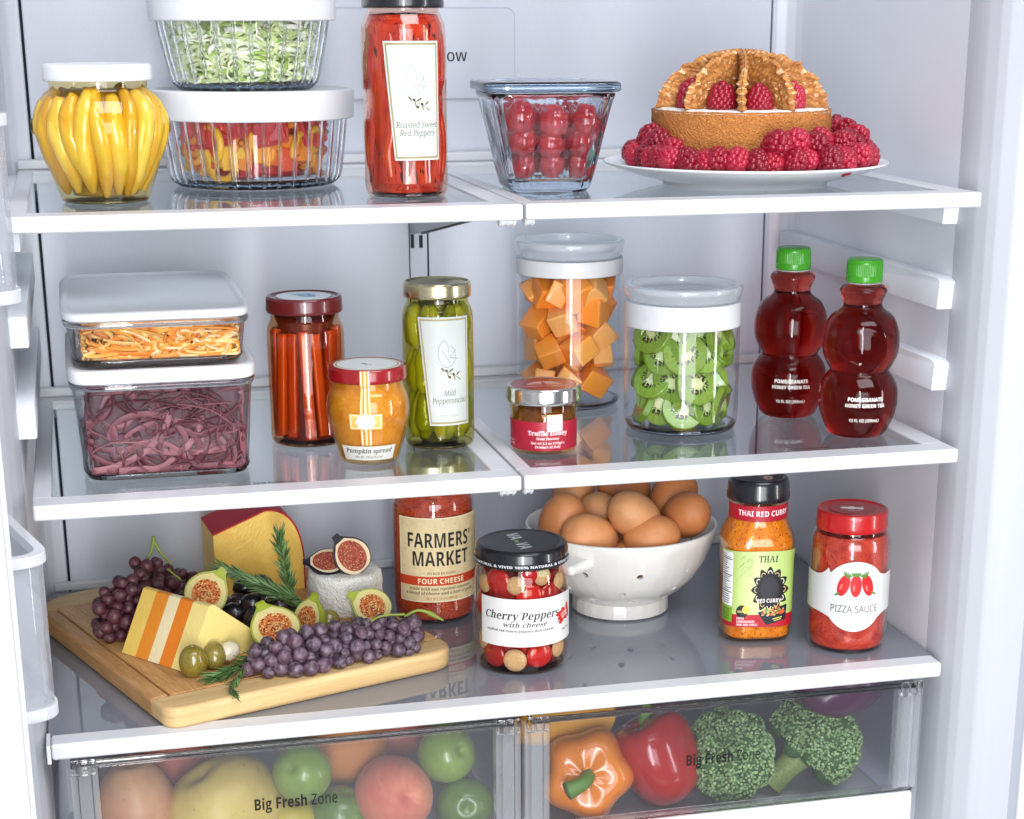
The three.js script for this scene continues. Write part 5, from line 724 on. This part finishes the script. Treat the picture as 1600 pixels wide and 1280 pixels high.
{ // colander
  const X = .1604, Z = -.2456, cam = toCam(X, Z), t = thing('colander', 'white ceramic colander bowl with drain holes holding brown eggs', 'colander', [X, Y3, Z]);
  const o = [[.040, 0], [.0465, 0], [.0490, .002], [.0488, .013], [.0480, .0155], [.0520, .0190], [.0640, .0270], [.0780, .0420], [.0880, .0600], [.0945, .0800], [.0968, .0880], [.0965, .0900], [.0945, .0905], [.0920, .0880], [.0850, .0610], [.0750, .0445], [.0610, .0305], [.048, .0225], [.02, .0205], [0, .020], [0, .0165], [.040, .0165]];
  const white = mat(new THREE.Color(.74, .725, .68), .12, { clearcoat: .5 });
  let b = new Brush(mergeVertices((() => { const g = lathe([...o, o[0]], 120); g.deleteAttribute('uv'); g.deleteAttribute('normal'); return g; })(), 1e-6)); b.geometry.computeVertexNormals(); b.geometry.setAttribute('uv', new THREE.Float32BufferAttribute(new Float32Array(b.geometry.attributes.position.count * 2), 2));
  const ev = new Evaluator(); ev.attributes = ['position', 'normal', 'uv'];
  const tools = []; for (const [y, r, n, off, tilt] of [[.0250, .0610, 10, .18, -.85], [.0360, .0735, 8, .03, -.62], [.0580, .0872, 10, .22, -.32]]) for (let i = 0; i < n; i++) { const a = cam + off + i / n * 2 * PI, g = new THREE.CylinderGeometry(.0033, .0033, .034, 16); g.rotateX(PI / 2 - tilt); g.rotateY(a); g.translate(sin(a) * r, y, cos(a) * r); tools.push(g); }
  const tool = new Brush(mergeGeometries(tools)); b.updateMatrixWorld(); tool.updateMatrixWorld();
  const cut = ev.evaluate(b, tool, SUBTRACTION); cut.geometry.computeVertexNormals();
  part('bowl', toCreasedNormals(cut.geometry, .75), white, t);
  const ha = cam - .62, hp = [V(.0855, .058, 0), V(.101, .064, 0), V(.108, .0655, 0)];
  part('handle', at(new RoundedBoxGeometry(.042, .011, .060, 4, .0052), .101, .0715, 0).rotateY(ha - PI / 2), white, t);
  const eg = lathe(smooth([[0, -.0275], [.0115, -.0248], [.0188, -.0155], [.0219, -.002], [.0205, .011], [.0142, .0222], [.0065, .0272], [0, .0285]], 40), 44), em = ['#cc8450', '#d28e5a', '#c27844', '#d09260'].map((c) => mat(c, .42, { map: rep(noiseTex(128, (u, v, T) => { const n = .90 + .08 * T(u, v, 10) + .05 * T(u, v, 50, 3); return [n, n, n]; }), 1), bumpMap: rep(FINE, 4), bumpScale: .0002 }));
  const egg = (label, x, y, z, n, i, s = 1) => { const m = single('egg', label, 'egg', eg, em[i % 4]); m.position.set(x, y, z); face(m, 0, 0, 1); m.quaternion.setFromUnitVectors(V(0, 1, 0), V(...n).normalize()); m.scale.setScalar(s); };
  egg('brown egg at the left of the colander, above the handle', .0955, -.108, -.236, [.35, .85, .1], 0, 1.0);
  egg('brown egg at the back left of the colander', .1230, -.096, -.292, [.3, .6, -.3], 1, .97);
  egg('small brown egg mostly hidden in the middle left of the colander', .1370, -.107, -.2500, [0, .4, 1], 3, .95);
  egg('brown egg lying at the front left of the colander rim', .1150, -.1185, -.2040, [-.93, .3, .25], 1, 1.06);
  egg('brown egg lying on top in the middle of the colander', .1600, -.0985, -.2010, [-.75, .55, .1], 3, 1.02);
  egg('brown egg lying at the front right of the colander rim', .1730, -.1185, -.1850, [.85, .25, .2], 0, 1.02);
  egg('brown egg end-on at the right edge of the colander', .2150, -.103, -.2050, [.25, .45, .85], 2, 1.03);
  egg('brown egg lying at the top back of the colander', .1715, -.091, -.2740, [-.95, .2, 0], 2, 1.0);
  egg('brown egg leaning at the back right of the colander', .2140, -.093, -.2420, [.55, .7, -.3], 2, 1.04);
  for (const [x, y, z, i] of [[.150, -.147, -.24, 0], [.185, -.145, -.26, 1], [.125, -.142, -.235, 2], [.19, -.144, -.215, 3], [.155, -.143, -.195, 1]]) { const m = single('egg', 'brown egg underneath the others, deep inside the colander', 'egg', eg, em[i], 'eggs deep in the colander'); m.position.set(x, y, z); m.rotation.set(1.4, i, 0); }
}
// ---------------------------------------------------------------- drawers
{
  const dk = mat(new THREE.Color(.3, .31, .34), .4);
  const CLR = mat(0xffffff, .02, { transmission: 1, thickness: .01, ior: 1.49 });
  function drawer(label, x0, x1, tx, haze) {
    const fog = mat(new THREE.Color(.9, .9, .92), .0, { transmission: haze, thickness: 0, ior: 1.5, side: THREE.DoubleSide });
    const t = thing('crisper_drawer', label, 'drawer'), yt = -.2245, yb = -.3320, zf = -.0125, w = x1 - x0;
    part('front_panel', box2(x0 + .024, x1 - .024, yb, yt - .0065, zf - .003, zf, .0008), fog, t);
    part('top_lip', box2(x0 + .006, x1 - .006, yt - .006, yt, zf - .016, zf + .001, .002), CLR, t);
    for (const [a, b, s] of [[x0, x0 + .0235, 1], [x1 - .0235, x1, -1]]) {
      const c = (a + b) / 2; part('side_post', [box2(a + .0002, a + .0060, yb, yt - .0065, zf - .012, zf + .001, .0018), box2(b - .0058, b - .0002, yb, yt - .0065, zf - .010, zf + .001, .0018), box2(a + .0065, b - .0062, yb, yt - .0065, zf - .004, zf - .001, .0008)], FROST, t);
      part('post_cap', [box2(c - .0105, c - .003, yt - .0125, yt + .0018, zf + .0013, zf + .0052, .0016), box2(c - .0022, c + .0045, yt - .0125, yt + .0018, zf + .0013, zf + .0052, .0016), box2(c + .0052, c + .0105, yt - .0125, yt + .0018, zf + .0013, zf + .0052, .0016)], CLR, t);
      const xs = s > 0 ? a + .001 : b - .003; part('side_wall', box2(xs, xs + .002, -.3640, yt - .002, -.40, zf - .017), fog, t);
    }
    part('drawer_bottom', box2(x0 + .001, x1 - .001, -.3660, -.3642, -.40, zf - .004), mat(new THREE.Color(.82, .83, .85), .4), t);
    part('drawer_back', box2(x0 + .001, x1 - .001, -.3640, yt - .006, -.4025, -.4003), fog, t);
    part('bottom_lip', box2(x0 + .003, x1 - .003, yb - .003, yb - .0004, zf - .012, zf + .001, .001), CLR, t);
    part('handle', box2(x0 + .003, x1 - .004, -.3720, yb - .0034, zf - .010, zf + .0045, .0035), WHITE, t);
    const a = canvas(768, 128, (x, W, h) => { x.fillStyle = '#000'; x.fillRect(0, 0, W, h); x.fillStyle = '#fff'; x.save(); x.scale(.74, 1); x.font = 'bold 116px sans-serif'; x.fillText('Big Fresh', 6, 98); const l = x.measureText('Big Fresh ').width; x.font = '116px sans-serif'; x.fillText('Zone', 6 + l, 98); x.restore(); }, false);
    part('drawer_print', new THREE.PlaneGeometry(.0945, .0160).translate(tx + .006, -.2815, zf + .0009), mat(0x060608, .8, { transparent: true, alphaMap: a }), t);
  }
  drawer('left clear drawer of mangoes, limes and peaches under the glass shelf', -.3900, -.0008, -.1985, .965);
  drawer('right clear drawer of bell peppers and broccoli under the glass shelf', .0022, .3862, .1945, .985);
  const blush = (a, b, f = 3) => noiseTex(256, (u, v, T) => { const k = min(1, max(0, .5 + .9 * T(u, v, f, 2) + .2 * T(u, v, 20, 5))), s = T(u, v, 90, 7) > .62 ? .8 : 1; return a.map((p, i) => (p + (b[i] - p) * k) * s); }, true);
  const S = (sx, sy, sz, bump, seg = 56) => { const g = new THREE.SphereGeometry(1, seg, 48), p = g.attributes.position; for (let k = 0; k < p.count; k++) { const y = p.getY(k), a = Math.acos(min(1, abs(y))); p.setY(k, y - Math.sign(y) * .16 * Math.exp(-a * a / .045)); } return rough(at(g, 0, 0, 0, 0, 0, 0, V(sx, sy, sz)), bump, 25, sx * 99, { keepUv: true }); };
  const fruit = (name, label, cat, g, m, x, y, z, rx = 0, ry = 0, rz = 0) => put(single(name, label, cat, g, m), x, y, z, rx, ry, rz);
  fruit('mango', 'pinkish mango at the left end of the left drawer', 'mango', S(.036, .050, .036, .0015), mat(0xffffff, .4, { map: blush([.78, .52, .38], [.88, .70, .48]) }), -.3360, -.3080, -.085, 0, .5, .1);
  fruit('mango', 'big yellow green mango left of the drawer lettering', 'mango', S(.056, .048, .046, .0015), mat(0xffffff, .4, { map: blush([.78, .70, .30], [.90, .80, .44]) }), -.2615, -.3130, -.080, 0, .3, .5);
  const lime = mat(0xffffff, .3, { map: blush([.42, .56, .16], [.60, .72, .30]), clearcoat: .4 }), lime2 = mat(0xffffff, .3, { map: blush([.34, .46, .18], [.44, .58, .24]), clearcoat: .4 }), lg = S(.0275, .0265, .0265, .0008);
  fruit('lime', 'light green lime above the lettering of the left drawer', 'lime', lg, lime, -.1900, -.2790, -.068, .9, 0, .5);
  fruit('lime', 'light green lime at the top right of the left drawer', 'lime', lg, lime, -.0545, -.2820, -.085, 1.1, 0, -.4);
  fruit('lime', 'darker green lime at the bottom right of the left drawer', 'lime', lg, lime2, -.0390, -.3330, -.080, 1.2, .3, .1);
  fruit('lime', 'darker green lime behind the word Zone in the left drawer', 'lime', lg, lime2, -.1560, -.3290, -.080, .2, 3, .2);
  fruit('lime', 'yellowish lime at the bottom middle of the left drawer', 'lime', lg, mat('#c2b53a', .35), -.2010, -.3350, -.085, .2, 3, .2);
  fruit('orange', 'pale orange behind the limes in the left drawer', 'orange', S(.040, .038, .038, .0006), mat('#d98a3e', .5, { bumpMap: rep(FINE, 4), bumpScale: .0006 }), -.1410, -.2830, -.135);
  fruit('peach', 'large pink and yellow peach in the left drawer', 'peach', S(.0375, .0355, .036, .001), mat(0xffffff, .6, { map: blush([.78, .34, .28], [.92, .62, .44]), sheen: .4, sheenColor: new THREE.Color(.9, .7, .6) }), -.1070, -.3130, -.075, .8, 2.2, .5);
  fruit('peach', 'rosy peach at the back of the left drawer behind mangoes', 'peach', S(.036, .035, .035, .001), mat('#b8584a', .6), -.3000, -.2830, -.150);
  fruit('peach', 'rosy peach at the back right of the left drawer', 'peach', S(.036, .035, .035, .001), mat('#b25a4c', .6), -.0900, -.2760, -.160);
  // vegetables
  fruit('squash', 'yellow squash lying at the top left of the right drawer', 'squash', taper([V(-.055, 0, 0), V(-.02, .002, 0), V(.02, .003, .002), V(.045, .001, .004), V(.052, 0, .004)], [.012, .021, .022, .019, .008], 24, 24), mat('#dca02a', .35, { clearcoat: .3 }), .0640, -.2760, -.120, 0, .1, .03);
  function pepperGeo(r, h, lobes, waist, s0) {
    const A = 64, B = 40, pos = [], idx = []; for (let i = 0; i <= B; i++) for (let j = 0; j <= A; j++) { const v = i / B, ph = v * PI, a = j / A * 2 * PI, lob = 1 + .085 * sin(ph) * cos(lobes * a + s0) + .03 * cos(2 * a + s0 * 3), dip = 1 - .55 * Math.exp(-Math.pow(v / .17, 2)), q = Math.pow(sin(ph), .62) * lob * (1 - waist * v); pos.push(sin(a) * r * q, h * (cos(ph) * (v < .5 ? 1 : 1) * .5) - (1 - dip) * h * .18 * (1 + .16 * cos(lobes * a + s0)), cos(a) * r * q); }
    for (let i = 0; i < B; i++) for (let j = 0; j < A; j++) { const a = i * (A + 1) + j, b = a + A + 1; idx.push(a, b, a + 1, b, b + 1, a + 1); }
    const g = new THREE.BufferGeometry(); g.setAttribute('position', new THREE.Float32BufferAttribute(pos, 3)); g.setAttribute('uv', new THREE.Float32BufferAttribute(new Float32Array(pos.length / 3 * 2), 2)); g.setIndex(idx); g.computeVertexNormals(); return g;
  }
  const st = mat('#5f8a34', .5);
  { const t = thing('bell_pepper', 'orange bell pepper with curled green stem facing the front', 'bell pepper', [.0790, -.3130, -.078]); part('flesh', pepperGeo(.0445, .076, 5, .10, .4), mat('#ee8a22', .2, { clearcoat: .6 }), t); part('stem', [taper([V(0, .016, 0), V(.001, .030, .001), V(-.005, .043, .005), V(-.020, .048, .007)], [.012, .0072, .0064, .0088], 18, 12), at(new THREE.SphereGeometry(1, 20, 12), 0, .0185, 0, 0, 0, 0, V(.0125, .005, .0125))], st, t); t.quaternion.setFromUnitVectors(V(0, 1, 0), V(-.28, .32, .9).normalize()); }
  { const t = thing('bell_pepper', 'red bell pepper lying left of the broccoli in the right drawer', 'bell pepper', [.1500, -.3060, -.085]); part('flesh', pepperGeo(.0425, .094, 3, .20, 1.2), mat('#b8201c', .2, { clearcoat: .6 }), t); part('stem', taper([V(0, .026, 0), V(.004, .04, 0), V(.012, .047, .003)], [.008, .005, .006], 14, 10), st, t); t.quaternion.setFromUnitVectors(V(0, 1, 0), V(-.35, .85, -.2).normalize()); }
  const bud = new THREE.IcosahedronGeometry(1, 0), bmat = ['#3f6334', '#54783f', '#6a8b52', '#43652f'].map((c) => mat(c, .7));
  function broccoli(label, x, y, z, R, tilt, stemVisible, s0) {
    const t = thing('broccoli', label, 'broccoli', [x, y, z]); t.rotation.set(...tilt);
    const lumps = [], n = 26; for (let i = 0; i < n; i++) { const k = (i + .5) / n, ph = Math.acos(1 - 1.45 * k), a = i * 2.39996 + s0; lumps.push([sin(ph) * sin(a) * R * .72, cos(ph) * R * .66, sin(ph) * cos(a) * R * .72, R * rr(.27, .36)]); }
    part('floret_core', lumps.map(([a, b, c, r]) => at(new THREE.SphereGeometry(1, 12, 9), a, b, c, 0, 0, 0, r * .93)), bmat[3], t);
    const pts = []; for (const [a, b, c, r] of lumps) for (let k = 0; k < 420; k++) { const u = rr(-1, 1), f = rr(0, 6.283), q = sqrt(1 - u * u), p = V(a + q * cos(f) * r, b + u * r, c + q * sin(f) * r); if (p.y < -R * .25) continue; let inside = false; for (const [d, e, g, o] of lumps) if (Math.hypot(p.x - d, p.y - e, p.z - g) < o * .95) { inside = true; break; } if (!inside) pts.push(p); }
    const im = new THREE.InstancedMesh(bud, mat(0xffffff, .65), pts.length), M = new THREE.Matrix4(), Q = new THREE.Quaternion(); im.name = 'floret_buds'; im.userData.kind = 'stuff';
    pts.forEach((p, i) => { Q.setFromEuler(new THREE.Euler(rr(0, 3), rr(0, 3), 0)); const s = rr(.0010, .0017); im.setMatrixAt(i, M.compose(p, Q, V(s, s, s))); im.setColorAt(i, lin(['#7fa566', '#8db070', '#a0c280', '#688e52', '#b6d498'][Math.floor(rnd() * 5)])); }); t.add(im);
    const sm = mat('#a9c070', .5, { map: rep(MOTTLE, 2) }); part('stalk', taper([V(0, -R * 1.25, 0), V(0, -R * .8, 0), V(0, -R * .25, 0)], [R * .30, R * .27, R * .34], 14, 16), sm, t);
    for (let i = 0; i < 9; i++) { const a = i / 9 * 2 * PI + s0; part('branch', taper([V(0, -R * .7, 0), V(sin(a) * R * .22, -R * .3, cos(a) * R * .22), V(sin(a) * R * .55, R * .12, cos(a) * R * .55)], [R * .15, R * .11, R * .14], 12, 10), sm, t); }
  }
  broccoli('round green broccoli head in the middle of the right drawer', .2230, -.3100, -.085, .045, [.9, 0, .1], false, 1);
  broccoli('green broccoli lying on its side with pale stalk towards the front', .3120, -.3090, -.090, .047, [.35, .2, -.75], true, 4);
  fruit('cabbage', 'dark purple cabbage at the top right back of the right drawer', 'cabbage', S(.046, .032, .04, .004), mat('#5e2450', .3, { clearcoat: .3, map: rep(MOTTLE, 2) }), .3300, -.2490, -.085);
}
// ---------------------------------------------------------------- the open left door and its bins
{
  const a = atan2(.26, .966);
  const EDGE = mat(new THREE.Color(.93, .94, .96), .08, { transmission: .5, thickness: 0, ior: 1.5, side: THREE.DoubleSide });
  function bin(label, y) {
    const t = thing('door_bin', label, 'door bin', [-.383, y, .300], a);   // local z runs back along the door, x towards the fridge
    const L = .27, dp = .098, h = .094, sh = (o) => { const s = new THREE.Shape(), r = .020 - o * .6; s.moveTo(-o, -o - r * 0); s.moveTo(-dp, -o); s.lineTo(-o - r, -o); s.quadraticCurveTo(-o, -o, -o, -o - r); s.lineTo(-o, -L + o + r); s.quadraticCurveTo(-o, -L + o, -o - r, -L + o); s.lineTo(-dp, -L + o); s.closePath(); return s; };
    const wallShape = sh(0); wallShape.holes.push(sh(.0024));
    const mk = (shape, dep, yy) => { const g = new THREE.ExtrudeGeometry(shape, { depth: dep, bevelEnabled: true, bevelSize: .0004, bevelThickness: .0006, bevelSegments: 1, curveSegments: 10 }); g.rotateX(PI / 2); g.scale(1, 1, 1); const p = g.attributes.position; for (let k = 0; k < p.count; k++) p.setZ(k, p.getZ(k)); g.translate(0, yy, 0); g.computeVertexNormals(); return g; };
    part('bin_wall', toCreasedNormals(mk(wallShape, h, 0), .6), FROST, t);
    const rim = sh(-.0022); rim.holes.push(sh(.004)); part('bin_rim', toCreasedNormals(mk(rim, .006, .0075), .6), EDGE, t);
    part('bin_floor', toCreasedNormals(mk(sh(.0030), .0026, -h + .006), .6), FROST, t);
    const foot = sh(-.0016); foot.holes.push(sh(.0035)); part('bin_foot', toCreasedNormals(mk(foot, .007, -h - .0012), .6), EDGE, t);
  }
  bin('clear plastic door bin at the left edge beside the cutting board', .038);
  bin('clear plastic door bin at the top left edge, above the other', .306);
}
renderer.render(scene, camera);
